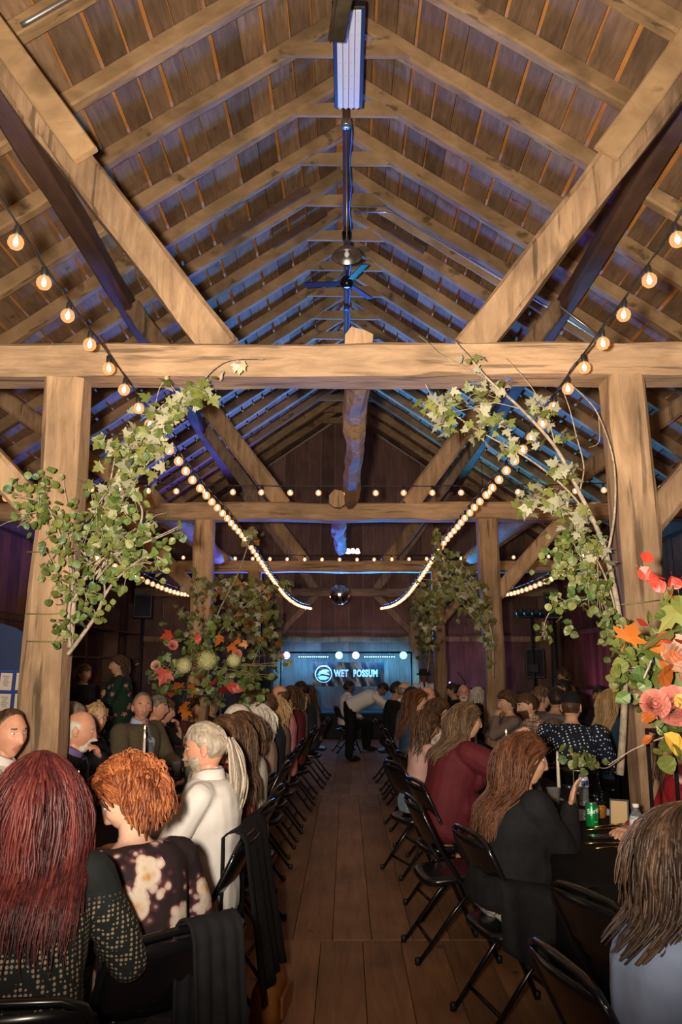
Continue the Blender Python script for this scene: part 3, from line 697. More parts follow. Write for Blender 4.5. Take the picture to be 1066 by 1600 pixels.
# ------------------------------------------------------------------ shelving and arch on the left
t = thing('wall_shelving', 'dark open plank shelving built against the side wall', 'shelving', (-4.85, 15.2, 0))
for yy in (-2.6, -.6, 1.4, 3.2): MB().bevbox((0, yy, 1.5), (.3, .06, 3.0), .006).build('upright', PURL, t)
for z in (.6, 1.25, 1.75, 2.3): MB().bevbox((.0, .3, z), (.34, 5.85, .035), .004).build('shelf', PURL, t)
t = thing('crate', 'brown wooden crate standing on the top shelf', 'crate', (-4.85, 14.2, 2.32))
for s in (-1, 1):
    MB().bevbox((s*.12, 0, .14), (.02, .42, .28), .003).build('side_panel', RAFT, t); MB().bevbox((0, s*.2, .14), (.22, .02, .28), .003).build('end_panel', RAFT, t)
t = thing('seating_chart', 'navy arched seating chart board with rows of cards', 'sign', (-2.77, 6.2, 0), math.radians(4))
v = []; pr = [(-.53, 0), (.53, 0), (.53, 1.40)] + [(.53*math.cos(a), 1.40 + .53*math.sin(a)) for a in [math.pi*i/16 for i in range(1, 16)]] + [(-.53, 1.40)]
N = len(pr); MB().raw([(x, 0, z) for x, z in pr] + [(x, .04, z) for x, z in pr], [tuple(range(N)), tuple(range(2*N-1, N-1, -1))] + [(i, N+i, N+(i+1) % N, (i+1) % N) for i in range(N)]).build('arch_board', NAVY, t)
for r_ in range(7): MB().box((0, -.008, 1.56-.155*r_-.0), (1.0, .012, .012)).build('grid_bar', NAVYF, t)
for c_ in range(9): MB().box((-.47 + .1175*c_, -.008, 1.09), (.012, .012, .96)).build('grid_bar', NAVYF, t)
cm = MB().box((0, 0, 0), (.088, .004, .128)).mesh('card', mat=CARD); im = MB()
for k in range(6): im.box((-.002 + (k % 2)*.004, -.003, .04 - k*.014), (.05 - (k % 3)*.01, .001, .004))
im = im.mesh('card_print', mat=INK)
for r_ in range(5):
    for c_ in range(8):
        o = link('card', cm, t, loc=(-.411 + .1175*c_, -.018, 1.48 - .155*r_)); o.rotation_euler = (0, R.uniform(-.04, .04), 0); link('card_print', im, o)
for s in (-1, 1): MB().tube([(s*.4, .02, 1.0), (s*.42, .40, 0.012)], .015, 6).build('easel_leg', RAFT, t, True)
# ------------------------------------------------------------------ foliage
def leafmat(name, c1, c2, rough=.5, tr=.25):
    m = bpy.data.materials.new(name); m.use_nodes = True; nt = m.node_tree; b = nt.nodes['Principled BSDF']; L = nt.links.new
    oi = nd(nt, 'ShaderNodeObjectInfo'); tc = nd(nt, 'ShaderNodeTexCoord'); nz = nd(nt, 'ShaderNodeTexNoise'); nz.inputs['Scale'].default_value = 25; L(tc.outputs['Object'], nz.inputs['Vector'])
    ge = nd(nt, 'ShaderNodeAttribute'); ge.attribute_name = 'shade'
    ad = nd(nt, 'ShaderNodeMath', operation='ADD'); L(oi.outputs['Random'], ad.inputs[0]); L(ge.outputs['Fac'], ad.inputs[1])
    a2 = nd(nt, 'ShaderNodeMath', operation='MULTIPLY_ADD'); L(nz.outputs['Fac'], a2.inputs[0]); a2.inputs[1].default_value = .5; L(ad.outputs[0], a2.inputs[2])
    fr_ = nd(nt, 'ShaderNodeMath', operation='FRACT'); L(a2.outputs[0], fr_.inputs[0])
    mx = nd(nt, 'ShaderNodeMix', data_type='RGBA'); L(fr_.outputs[0], mx.inputs[0]); mx.inputs[6].default_value = (*c1, 1); mx.inputs[7].default_value = (*c2, 1)
    L(mx.outputs[2], b.inputs['Base Color']); b.inputs['Roughness'].default_value = rough
    return m
LG = leafmat('leaf_green', (.045, .072, .010), (.135, .155, .036)); LO = leafmat('leaf_olive', (.06, .058, .014), (.14, .135, .045))
LP = leafmat('leaf_pale_underside', (.20, .195, .12), (.33, .31, .205), .7); LM = leafmat('maple_green', (.085, .11, .018), (.185, .19, .05))
LOR = leafmat('leaf_orange', (.28, .055, .008), (.40, .125, .016)); LRD = leafmat('leaf_red', (.22, .013, .009), (.38, .035, .015)); LDR = leafmat('leaf_dry', (.42, .28, .16), (.60, .46, .32))
LDK = leafmat('leaf_deep_green', (.03, .07, .012), (.10, .16, .035)); LYL = leafmat('leaf_yellow', (.55, .30, .03), (.70, .42, .07))
def round_leaf(w=.5):
    # unit long along +y, folded along the midrib
    out = [(0, 0), (.28*w/.5, .12), (.46*w/.5, .35), (.44*w/.5, .58), (.25*w/.5, .82), (0, 1.0)]
    v = [(0, y, 0) for _, y in out]; n = len(out)
    for s in (-1, 1): v += [(s*x, y, .16*x + .06*math.sin(y*6)) for x, y in out[1:-1]]
    f = []
    for s, b in ((0, n), (1, n+n-2)):
        idx = [0] + [b+i for i in range(n-2)] + [n-1]
        for i in range(n-1):
            q = [i, idx[i], idx[i+1], i+1]; q2 = []
            for z in q:
                if z not in q2: q2.append(z)
            f.append(tuple(q2 if s else q2[::-1]))
    v.append((.02, -.3, 0)); v.append((-.02, -.3, 0)); f.append((len(v)-1, len(v)-2, 0))
    return v, f
def maple_leaf():
    half = [(0, 0), (.16, .02), (.42, -.06), (.34, .10), (.56, .26), (.62, .42), (.40, .40), (.24, .44), (.30, .66), (.18, .72), (.10, .86), (0, 1.08)]
    v = [(0, .22, .03)]; ring = [(x, y) for x, y in half] + [(-x, y) for x, y in half[-2:0:-1]]
    for x, y in ring: v.append((x, y, -.22*(x*x) - .10*(y-.3)**2 + .10*abs(x)))
    f = [(0, 1+i, 1+(i+1) % len(ring)) for i in range(len(ring))]
    v += [(.018, -.45, -.05), (-.018, -.45, -.05)]; f.append((1, len(v)-1, len(v)-2))
    return v, f
RL, ML = round_leaf(), maple_leaf(); NL = round_leaf(.28)
LEAFME = {}
def leaf_mesh(kind, m):
    k = (kind, m.name)
    if k not in LEAFME:
        v, f = {'round': RL, 'maple': ML, 'narrow': NL}[kind]; LEAFME[k] = MB().raw(v, f).mesh('leaf', False, m)
    return LEAFME[k]
def add_leaf(parent, p, size, kind, m, r, droop=.5, face=None, name='leaf'):
    o = link(name, leaf_mesh(kind, m), parent, loc=p); o.scale = (size*r.uniform(.8, 1.15), size, size)
    a = r.uniform(0, 2*math.pi)
    if face is not None and r.random() < .7:      # blade turned outwards
        n = (Vector(face) + Vector((r.gauss(0, .55), r.gauss(0, .55), r.gauss(0, .55)))).normalized()
        d = Vector((math.cos(a), r.uniform(-.3, .3), math.sin(a) - droop)); d = (d - n*d.dot(n)).normalized(); x = d.cross(n)
        o.rotation_euler = Matrix((x, d, n)).transposed().to_euler()
    else: o.rotation_euler = (r.uniform(-1.3, .6), r.uniform(-.7, .7), a)
    return o
def curve(pts, n=8):
    c = [Vector(p) for p in pts]; out = []
    for i in range(len(c)-1):
        p0 = c[max(i-1, 0)]; p1 = c[i]; p2 = c[i+1]; p3 = c[min(i+2, len(c)-1)]
        for k in range(n):
            t = k/n; out.append(.5*((2*p1) + (p2-p0)*t + (2*p0-5*p1+4*p2-p3)*t*t + (3*p1-p0-3*p2+p3)*t*t*t))
    out.append(c[-1]); return out
def stem(parent, px, y, r0, r1, ydrift=0, name='stem', m=None):
    n = len(px); pts = curve([at(u, v, y + ydrift*i/(n-1)) for i, (u, v) in enumerate(px)])
    o = parent.location; k = len(pts)
    MB().tube([p - o for p in pts], [r0 + (r1-r0)*i/(k-1) for i in range(k)], 6).build(name, m or BARK, parent, True)
    return pts
def clump(parent, spots, y, depth, size, kinds, r, total, twig=True, face=(0, -1, .15)):
    """leaves gathered round given spots (u, v, ru, rv, weight)"""
    o = parent.location; W_ = sum(s[4] for s in spots)
    tw = MB(); made = 0
    for (u, v, ru, rv, w) in spots:
        c = at(u, v, y)
        for _ in range(int(round(total*w/W_))):
            p = at(u + r.gauss(0, ru*.5), v + r.gauss(0, rv*.5), y + r.uniform(-depth, depth))
            kd, m = r.choices([(a, b) for a, b, _ in kinds], [q for _, _, q in kinds])[0]
            add_leaf(parent, p - o, size*r.uniform(.7, 1.25)*(1.0 if kd == 'round' else 1.15), kd, m, r, .5, face); made += 1
            if twig and r.random() < .35:
                q = c + (p-c)*r.uniform(.1, .6); tw.tube([q - o, (q+p)/2 - o + Vector((0, 0, r.uniform(-.02, .02))), p - o], [.0022, .0018, .001], 4)
    if tw.v: tw.build('twigs', BARK, parent)['kind'] = 'stuff'
rf = random.Random(21)
# left: green climbing vine tied to the post
t = thing('vine_branch', 'green round leaved vine branches wired to the pale post', 'branches', at(108, 1012, 4.30))
stem(t, [(105, 1022), (122, 1000), (150, 960), (163, 930), (188, 898), (232, 868), (262, 880)], 4.33, .013, .004, -.15)
stem(t, [(108, 1012), (106, 960), (112, 905), (97, 850), (78, 800), (58, 782), (22, 775)], 4.33, .011, .003, -.1)
stem(t, [(112, 940), (150, 880), (203, 852), (222, 800), (206, 762), (236, 715), (250, 690)], 4.30, .009, .003, -.1)
stem(t, [(140, 905), (182, 866), (242, 842), (278, 826)], 4.3, .007, .002, -.2)
stem(t, [(163, 930), (160, 905), (140, 880), (120, 850)], 4.3, .006, .002)
stem(t, [(108, 1012), (114, 930), (110, 880)], 4.4, .02, .012, name='birch_stem')
VK = [('round', LG, 6), ('round', LDK, 3), ('round', LM, 3)]
clump(t, [(60, 800, 50, 40, 1.2), (45, 775, 30, 25, .6), (110, 830, 60, 60, 1.8), (130, 920, 40, 40, .9), (100, 975, 28, 28, .6), (150, 960, 25, 20, .35), (90, 900, 30, 50, .7), (75, 745, 30, 20, .3), (150, 880, 50, 50, 1.2)], 4.22, .13, .044, VK, rf, 290)
for v in (860, 957, 1000):
    a = at(40, v+2, 4.455); b = at(118, v, 4.455)
    MB().tube([a - t.location, (a+b)/2 - t.location + Vector((0, -.01, -.006)), b - t.location], .004, 5).build('wire_tie', TWINE, t, True)
t = thing('vine_branch', 'thick leafy vine sprays reaching out from the pale post', 'branches', at(150, 900, 4.30))
stem(t, [(150, 905), (190, 862), (230, 845), (280, 822)], 4.25, .006, .002, -.1)
stem(t, [(150, 905), (170, 850), (150, 800), (165, 770)], 4.25, .006, .002, -.1)
clump(t, [(170, 860, 60, 60, 2.0), (150, 800, 50, 50, 1.2), (215, 820, 45, 40, 1.0), (240, 880, 45, 25, .7), (272, 832, 25, 14, .25), (205, 760, 30, 40, .6), (200, 880, 40, 40, 1.0)], 4.18, .13, .044, VK, rf, 260)
t = thing('maple_branch', 'pale maple leaf branch climbing from the pale post to the tie beam', 'branches', at(135, 870, 4.30))
stem(t, [(140, 880), (160, 800), (183, 740), (213, 690), (246, 640), (290, 612), (326, 600)], 4.28, .009, .003, -.05)
stem(t, [(150, 840), (170, 760), (180, 710), (185, 690)], 4.28, .006, .002)
stem(t, [(313, 600), (330, 580), (352, 565), (378, 560), (412, 561)], 4.25, .004, .002)
stem(t, [(240, 650), (248, 610), (262, 585)], 4.25, .003, .0015)
clump(t, [(315, 612, 18, 20, 1.1), (285, 625, 25, 18, .9), (250, 650, 30, 28, 1.5), (225, 690, 32, 30, 1.5), (200, 730, 34, 34, 1.6), (180, 700, 15, 15, .35), (175, 780, 26, 32, 1.1), (165, 830, 24, 24, .5), (250, 705, 20, 30, .5), (160, 690, 18, 12, .2)],
      4.2, .12, .054, [('maple', LP, 5), ('maple', LM, 5), ('round', LG, 4)], rf, 285)
for (u, v) in ((350, 580), (348, 588), (370, 568), (384, 567), (378, 572), (263, 605), (256, 590)): add_leaf(t, at(u, v, 4.25) - t.location, .05, 'maple', LDR, rf, .8, (0, -1, 0))
# right: tall bare branches with maple leaves
t = thing('maple_branch', 'tall thin maple branches arching from the floral side post to the tie beam', 'branches', at(972, 1200, 4.36))
stem(t, [(968, 1210), (974, 1120), (975, 1050), (965, 950), (942, 850), (905, 770), (868, 700), (815, 640), (765, 595), (735, 560), (712, 535)], 4.40, .021, .003, -.25, 'birch_stem')
stem(t, [(948, 870), (960, 800), (958, 720), (935, 650), (912, 620), (890, 600)], 4.36, .008, .002, -.1)
stem(t, [(935, 830), (890, 770), (830, 720), (760, 680), (720, 655), (680, 625), (665, 600)], 4.35, .007, .002, -.2)
stem(t, [(905, 770), (912, 730), (900, 680), (890, 640), (880, 612)], 4.35, .005, .002, -.05)
stem(t, [(868, 700), (858, 660), (840, 620), (818, 590), (790, 560)], 4.32, .004, .0015, -.1)
stem(t, [(815, 640), (770, 630), (730, 640), (700, 645)], 4.25, .003, .0015, -.05)
stem(t, [(765, 595), (720, 570), (690, 555), (668, 535), (655, 525)], 4.2, .003, .001, -.05)
stem(t, [(935, 650), (936, 690), (920, 700)], 4.32, .003, .001)
clump(t, [(672, 635, 14, 14, .7), (695, 648, 14, 20, .8), (705, 625, 18, 16, .6), (703, 668, 10, 10, .3), (750, 612, 22, 22, 1.0), (760, 640, 20, 20, .5), (745, 675, 14, 18, .6), (780, 665, 16, 14, .5), (798, 702, 14, 12, .4), (838, 635, 18, 22, .7), (860, 650, 10, 14, .3),
          (795, 600, 10, 12, .25), (840, 690, 14, 12, .3), (885, 680, 14, 14, .35), (890, 735, 14, 16, .5), (865, 735, 12, 14, .3), (830, 780, 30, 22, 1.0), (870, 790, 34, 26, 1.2), (905, 810, 24, 28, 1.0), (925, 850, 20, 34, .8), (735, 560, 14, 12, .2)],
      4.2, .13, .050, [('maple', LP, 5), ('maple', LM, 5), ('maple', LG, 1)], rf, 285)
t = thing('vine_branch', 'green round leaved vine branches hanging beside the floral side post', 'branches', at(965, 1000, 4.32))
stem(t, [(968, 1000), (955, 930), (930, 870), (900, 830)], 4.3, .007, .003, -.1)
stem(t, [(940, 930), (900, 940), (870, 945), (852, 970), (850, 1000)], 4.28, .004, .0015, -.1)
stem(t, [(950, 960), (930, 900), (905, 875), (880, 860)], 4.28, .004, .0015, -.1)
stem(t, [(975, 1180), (945, 1200), (920, 1190)], 4.2, .004, .0015, -.2)
clump(t, [(895, 850, 45, 30, 1.4), (915, 890, 38, 40, 1.8), (935, 930, 30, 40, 1.4), (900, 935, 30, 20, .7), (868, 945, 20, 14, .35), (850, 985, 10, 22, .4), (870, 880, 24, 26, .6), (950, 980, 20, 24, .7), (893, 975, 14, 12, .2), (905, 1180, 24, 16, .35), (925, 1195, 20, 16, .3), (960, 1060, 12, 40, .3)],
      4.2, .13, .042, [('round', LG, 6), ('round', LM, 4), ('round', LDK, 2)], rf, 298)
a = at(966, 945, 4.455); b = at(1030, 938, 4.455); MB().tube([a - t.location, (a+b)/2 - t.location + Vector((0, -.012, -.004)), b - t.location], .004, 5).build('wire_tie', TWINE, t, True)

# vines round the second posts: leaves too small to pick apart
def far_vine(label, base, stems, spots, y, size, kinds, total, seed):
    r = random.Random(seed); t = thing('vine_branch', label, 'branches', base)
    for px, r0 in stems: stem(t, px, y, r0, r0*.3, -.1)
    W_ = sum(s[4] for s in spots)
    for mi, (kd, m, wt) in enumerate(kinds):
        mb = MB(); sh = []; src = {'round': RL, 'maple': ML}[kd]; tot = sum(k[2] for k in kinds)
        for (u, v, ru, rv, w) in spots:
            for _ in range(int(total*w/W_*wt/tot)):
                p = at(u + r.gauss(0, ru*.5), v + r.gauss(0, rv*.5), y + r.uniform(-.2, .2)) - t.location
                M = Euler((r.uniform(-2.2, -.4), r.uniform(-.9, .9), r.uniform(-1.2, 1.2))).to_matrix(); s = size*r.uniform(.7, 1.3)
                mb.raw([p + M @ (Vector(q)*s) for q in src[0]], src[1]); sh += [r.random()]*len(src[0])
        o = mb.build('foliage', m, t); o['kind'] = 'stuff'
        at_ = o.data.attributes.new('shade', 'FLOAT', 'POINT'); at_.data.foreach_set('value', sh)
far_vine('dim leafy vines climbing the second frame post behind the tall centerpiece', at(335, 1000, 9.1), [([(330, 1010), (340, 960), (370, 900), (388, 850), (392, 830)], .012), ([(340, 990), (380, 950), (420, 920), (450, 908)], .009), ([(330, 1000), (310, 930), (300, 900)], .008)],
         [(330, 915, 40, 18, 1.2), (370, 920, 35, 30, 1.3), (410, 930, 30, 30, 1.2), (440, 912, 20, 10, .4), (393, 838, 14, 16, .5), (360, 965, 45, 25, 1.2), (400, 975, 30, 50, 1.0), (290, 955, 30, 20, .5), (425, 1010, 14, 60, .6)], 8.95, .07, [('round', LO, 6), ('maple', LP, 2), ('maple', LM, 2), ('maple', LOR, 1)], 400, 5)
far_vine('dim leafy vines climbing the second frame post behind the maroon dress', at(770, 1060, 9.1), [([(770, 1060), (768, 990), (745, 930), (715, 890), (690, 865), (683, 840)], .012), ([(768, 1000), (735, 960), (700, 915), (660, 905)], .008)],
         [(690, 872, 18, 16, .7), (720, 895, 30, 26, 1.5), (700, 920, 30, 24, 1.2), (735, 930, 30, 30, 1.2), (752, 960, 22, 40, 1.1), (665, 925, 20, 24, .6), (683, 842, 8, 20, .3), (675, 970, 14, 50, .5), (765, 1010, 6, 30, .3)], 8.95, .07, [('round', LO, 6), ('maple', LP, 3), ('maple', LM, 3)], 420, 6)
far_vine('dim leafy vines on the third frame post beside the banner', at(415, 1050, 14.3), [([(415, 1050), (412, 990), (425, 940)], .012)], [(420, 960, 18, 40, 1), (425, 1010, 12, 40, .7)], 14.2, .08, [('round', LO, 5)], 150, 7)
far_vine('dim leafy vines on the third frame post behind the hat wearing man', at(668, 1050, 14.3), [([(668, 1050), (672, 990), (655, 930)], .012)], [(655, 950, 18, 40, 1), (665, 1000, 14, 40, .7)], 14.2, .08, [('round', LO, 5)], 150, 8)

# ------------------------------------------------------------------ tall floral centerpieces
def rose(parent, p, s, m, r, face):
    mb = MB(); n = Vector(face).normalized(); M = rot_to(n)
    for k in range(5):
        rr = s*(.22 + .2*k); cnt = 3 + k
        for i in range(cnt):
            a = 2*math.pi*(i + .5*k)/cnt + r.uniform(-.2, .2); w = 2.3*rr*math.sin(math.pi/cnt)*1.15; h = s*(.95 - .08*k); v = []; g = 4
            for a_ in range(g+1):
                for b_ in range(g+1):
                    x = (a_/g-.5)*w; z = b_/g*h; e = 1 - ((a_/g-.5)*2)**2*.35*(b_/g)
                    rad = rr*(.55 + .45*(b_/g)**.7) + (s*.10*k*max(0, b_/g-.6))
                    th = a + x/max(rr, .01)*.9; v.append(Vector(p) + M @ Vector((rad*math.cos(th), rad*math.sin(th), z*e - s*.4)))
            mb.raw(v, [(q*(g+1)+j, q*(g+1)+j+1, (q+1)*(g+1)+j+1, (q+1)*(g+1)+j) for q in range(g) for j in range(g)])
    return mb.build('rose', m, parent, True)
def hydrangea(parent, p, s, m, r):
    mb = MB(); sh = []
    mb.ell(p, (s*.85,)*3, 12, 8); sh += [.2]*len(mb.v)
    for i in range(130):
        z = 1 - 2*(i+.5)/130; a = i*2.39996; q = math.sqrt(1-z*z); n = Vector((q*math.cos(a), q*math.sin(a), z)); M = rot_to(n) @ Matrix.Rotation(r.uniform(0, 1.5), 3, 'Z'); c = Vector(p) + n*s*r.uniform(.93, 1.05); w = s*.17
        b0 = len(mb.v)
        for k in range(4):
            R4 = M @ Matrix.Rotation(k*math.pi/2, 3, 'Z'); mb.raw([c, c + R4 @ Vector((w*.6, -w*.5, w*.12)), c + R4 @ Vector((w*1.1, 0, w*.2)), c + R4 @ Vector((w*.6, w*.5, w*.12))], [(0, 1, 2, 3)])
        sh += [r.random()]*(len(mb.v)-b0)
    o = mb.build('hydrangea', m, parent); at_ = o.data.attributes.new('shade', 'FLOAT', 'POINT'); at_.data.foreach_set('value', sh)
PINK = mat('rose_pink', (.46, .15, .115), .6, var=.25, scale=14); BLUSH = mat('rose_blush', (.50, .30, .22), .6, var=.15, scale=14); ROSYR = mat('rose_coral', (.42, .08, .075), .6, var=.25, scale=14)
HYD = leafmat('hydrangea_green', (.30, .31, .11), (.48, .46, .22), .7)
def tall_stand(parent, h, w=.13):
    for sx in (-1, 1):
        for sy in (-1, 1): MB().box((sx*w, sy*w, h/2), (.012, .012, h)).build('stand_leg', BLACKM, parent)
    for z in (.006, h-.006):
        for k in (-1, 1): MB().box((0, k*w, z), (2*w, .012, .012)).build('stand_rail', BLACKM, parent); MB().box((k*w, 0, z), (.012, 2*w, .012)).build('stand_rail', BLACKM, parent)
    MB().lathe([(.09, h), (.10, h+.02), (.08, h+.06), (.02, h+.06)], 14).build('tray', BLACKM, parent, True)
rc = random.Random(77)
t = thing('floral_centerpiece', 'tall black stand topped by green hydrangeas and rusty autumn leaves', 'centerpiece', (-1.18, 6.72, TZ+.006))
tall_stand(t, .62); YC = 6.72
clump(t, [(325, 1040, 90, 50, 2.2), (300, 1000, 50, 30, 1.0), (350, 1075, 70, 40, 1.5), (265, 1045, 40, 24, .8), (385, 1060, 30, 40, .8), (250, 1070, 24, 14, .3), (400, 1090, 18, 12, .25), (330, 985, 30, 20, .5)], YC, .26, .062,
      [('round', LDK, 5), ('round', LG, 6), ('maple', LDK, 1), ('round', LO, 2)], rc, 245)
for (u, v, s) in ((287, 1040, .062), (323, 1032, .075), (365, 1032, .055)): hydrangea(t, at(u, v, YC-.30) - t.location, s, HYD, rc)
for (u, v, kd, m, s) in [(268, 990, 'maple', LRD, .10), (260, 1047, 'maple', LRD, .13), (246, 1052, 'maple', LRD, .10), (235, 1058, 'maple', LRD, .06), (280, 1075, 'maple', LOR, .10), (266, 1082, 'maple', LOR, .09), (285, 1100, 'maple', LOR, .11), (292, 1110, 'maple', LOR, .10), (300, 1083, 'maple', LOR, .06),
                         (346, 993, 'maple', LOR, .10), (358, 1008, 'maple', LOR, .10), (352, 1070, 'narrow', LRD, .15), (346, 1085, 'narrow', LRD, .16), (340, 1060, 'narrow', LRD, .12), (308, 990, 'narrow', LRD, .09), (386, 1005, 'maple', LOR, .07), (376, 1002, 'maple', LOR, .06), (304, 1057, 'maple', LRD, .06), (295, 1070, 'maple', LOR, .08)]:
    add_leaf(t, at(u, v, YC-.31) - t.location, s, kd, m, rc, .7, (0, -1, .1))
for (u, v, m) in ((243, 1040, BLUSH), (370, 1022, PINK), (270, 1008, PINK)): rose(t, at(u, v, YC-.30) - t.location, .035, m, rc, (rc.uniform(-.5, .5), -1, .3))
# nearer one, on the right-hand table
t = thing('floral_centerpiece', 'large floral arrangement with pink roses, maple leaves and red sprigs', 'centerpiece', (1.32, 3.14, TZ+.006))
tall_stand(t, .60); YC = 3.14
clump(t, [(1010, 1040, 60, 36, 1.0), (1050, 1000, 40, 50, 1.0), (985, 1010, 34, 24, .6), (1050, 1080, 50, 40, 1.0), (1000, 1060, 30, 20, .5), (1080, 1030, 60, 60, 1.2), (1120, 1060, 60, 80, 1.4), (1060, 1150, 30, 30, .5)], YC, .2, .058,
      [('round', LG, 6), ('round', LDK, 3), ('round', LM, 3)], rc, 190)
for (u, v, kd, m, s) in [(1045, 985, 'maple', LM, .15), (1000, 1012, 'maple', LDK, .11), (1030, 1010, 'maple', LG, .10), (978, 1002, 'maple', LOR, .105), (998, 888, 'round', LRD, .055), (1008, 880, 'round', LRD, .05), (1018, 895, 'round', LRD, .055), (1025, 908, 'round', LRD, .05), (1012, 912, 'round', LRD, .05), (1040, 905, 'round', LRD, .06),
                         (1048, 900, 'round', LRD, .05), (1062, 905, 'round', LRD, .05), (1000, 978, 'round', LRD, .05), (1045, 935, 'round', LRD, .05), (1050, 998, 'round', LRD, .06), (1062, 1000, 'round', LRD, .06), (1035, 1003, 'round', LOR, .06), (1050, 1045, 'round', LOR, .10), (1055, 1050, 'round', LOR, .09), (1016, 1128, 'round', LOR, .05), (1036, 1146, 'narrow', LYL, .12), (1060, 1130, 'round', LYL, .06), (1055, 1085, 'round', LYL, .06),
                         (1018, 1150, 'round', LOR, .045), (1022, 1108, 'round', LOR, .05), (1050, 915, 'round', LM, .075), (1060, 930, 'round', LM, .08), (1048, 1160, 'round', LG, .075), (1035, 1180, 'round', LM, .08), (1058, 1170, 'round', LG, .07), (1064, 950, 'maple', LM, .12)]:
    add_leaf(t, at(u, v, YC-.26) - t.location, s, kd, m, rc, .6, (-.2, -1, .15))
for (u, v, m, s) in ((1022, 1100, PINK, .045), (1052, 1103, PINK, .062), (1062, 1022, BLUSH, .06), (1095, 1060, ROSYR, .06), (1110, 1120, PINK, .055)): rose(t, at(u, v, YC-.25) - t.location, s, m, rc, (rc.uniform(-.5, .1), -1, .25))
stem(t, [(1005, 1060), (1030, 1000), (1050, 950), (1040, 915), (1000, 885)], YC-.2, .004, .002)
stem(t, [(1040, 1150), (990, 1170), (950, 1195)], YC-.1, .003, .0015)
MB().lathe([(.10, .6), (.13, .66), (.12, .9), (.05, 1.0)], 12).build('moss_core', LDK, t, True)
# ------------------------------------------------------------------ people
SC2 = bpy.data.scenes.new('workbench')      # a side scene, so that shaping a mesh does not re-evaluate the whole hall
def remesh(mb, voxel, smooth=3, name='body'):
    me = mb.mesh('tmp'); o = bpy.data.objects.new('tmp', me); SC2.collection.objects.link(o)
    m = o.modifiers.new('r', 'REMESH'); m.mode = 'VOXEL'; m.voxel_size = voxel
    if smooth: s = o.modifiers.new('s', 'SMOOTH'); s.factor = .5; s.iterations = smooth
    vl = SC2.view_layers[0]; vl.update(); dg = vl.depsgraph; r = bpy.data.meshes.new_from_object(o.evaluated_get(dg))
    bpy.data.objects.remove(o); bpy.data.meshes.remove(me); r.name = name
    return r
def me_np(me):
    n = len(me.vertices); co = np.empty(n*3); me.vertices.foreach_get('co', co)
    return co.reshape(-1, 3)
def capsule(mb, A, B, ra, rb, n=10, flat=1.0):
    A = Vector(A); B = Vector(B); d = (B-A); L = d.length
    if L < 1e-6: return
    d /= L; pts = []; rad = []
    for k in (0, 1, 2): a = math.pi/2*(k/3); pts.append(A - d*ra*math.cos(a)); rad.append(max(.002, ra*math.sin(a)))
    for k in range(5): t = k/4; pts.append(A + (B-A)*t); rad.append(ra + (rb-ra)*t)
    for k in (2, 1, 0): a = math.pi/2*(k/3); pts.append(B + d*rb*math.cos(a)); rad.append(max(.002, rb*math.sin(a)))
    mb.tube(pts, rad, n, flat=flat)
def loft(mb, rings, n=18):
    """rings: (centre, x axis, y axis, rx, ry)"""
    v = []; f = []
    for c, x, y, rx, ry in rings:
        for j in range(n):
            a = 2*math.pi*j/n; ca_, sa_ = math.cos(a), math.sin(a); e = .85
            v.append(c + x*(rx*math.copysign(abs(ca_)**e, ca_)) + y*(ry*math.copysign(abs(sa_)**e, sa_)))
    for i in range(len(rings)-1):
        for j in range(n): q = (j+1) % n; f.append((i*n+j, i*n+q, i*n+n+q, i*n+n+j))
    f.append(tuple(range(n-1, -1, -1))); f.append(tuple(range((len(rings)-1)*n, len(rings)*n)))
    mb.raw(v, f)
def ik(S, T, a, b, pole):
    S = Vector(S); T = Vector(T); d = T - S; L = min(d.length, (a+b)*.995); dn = d.normalized(); T = S + dn*L
    x = (a*a - b*b + L*L)/(2*L); h = math.sqrt(max(0, a*a - x*x)); p = Vector(pole); p = p - dn*p.dot(dn); p.normalize()
    return S + dn*x + p*h, T

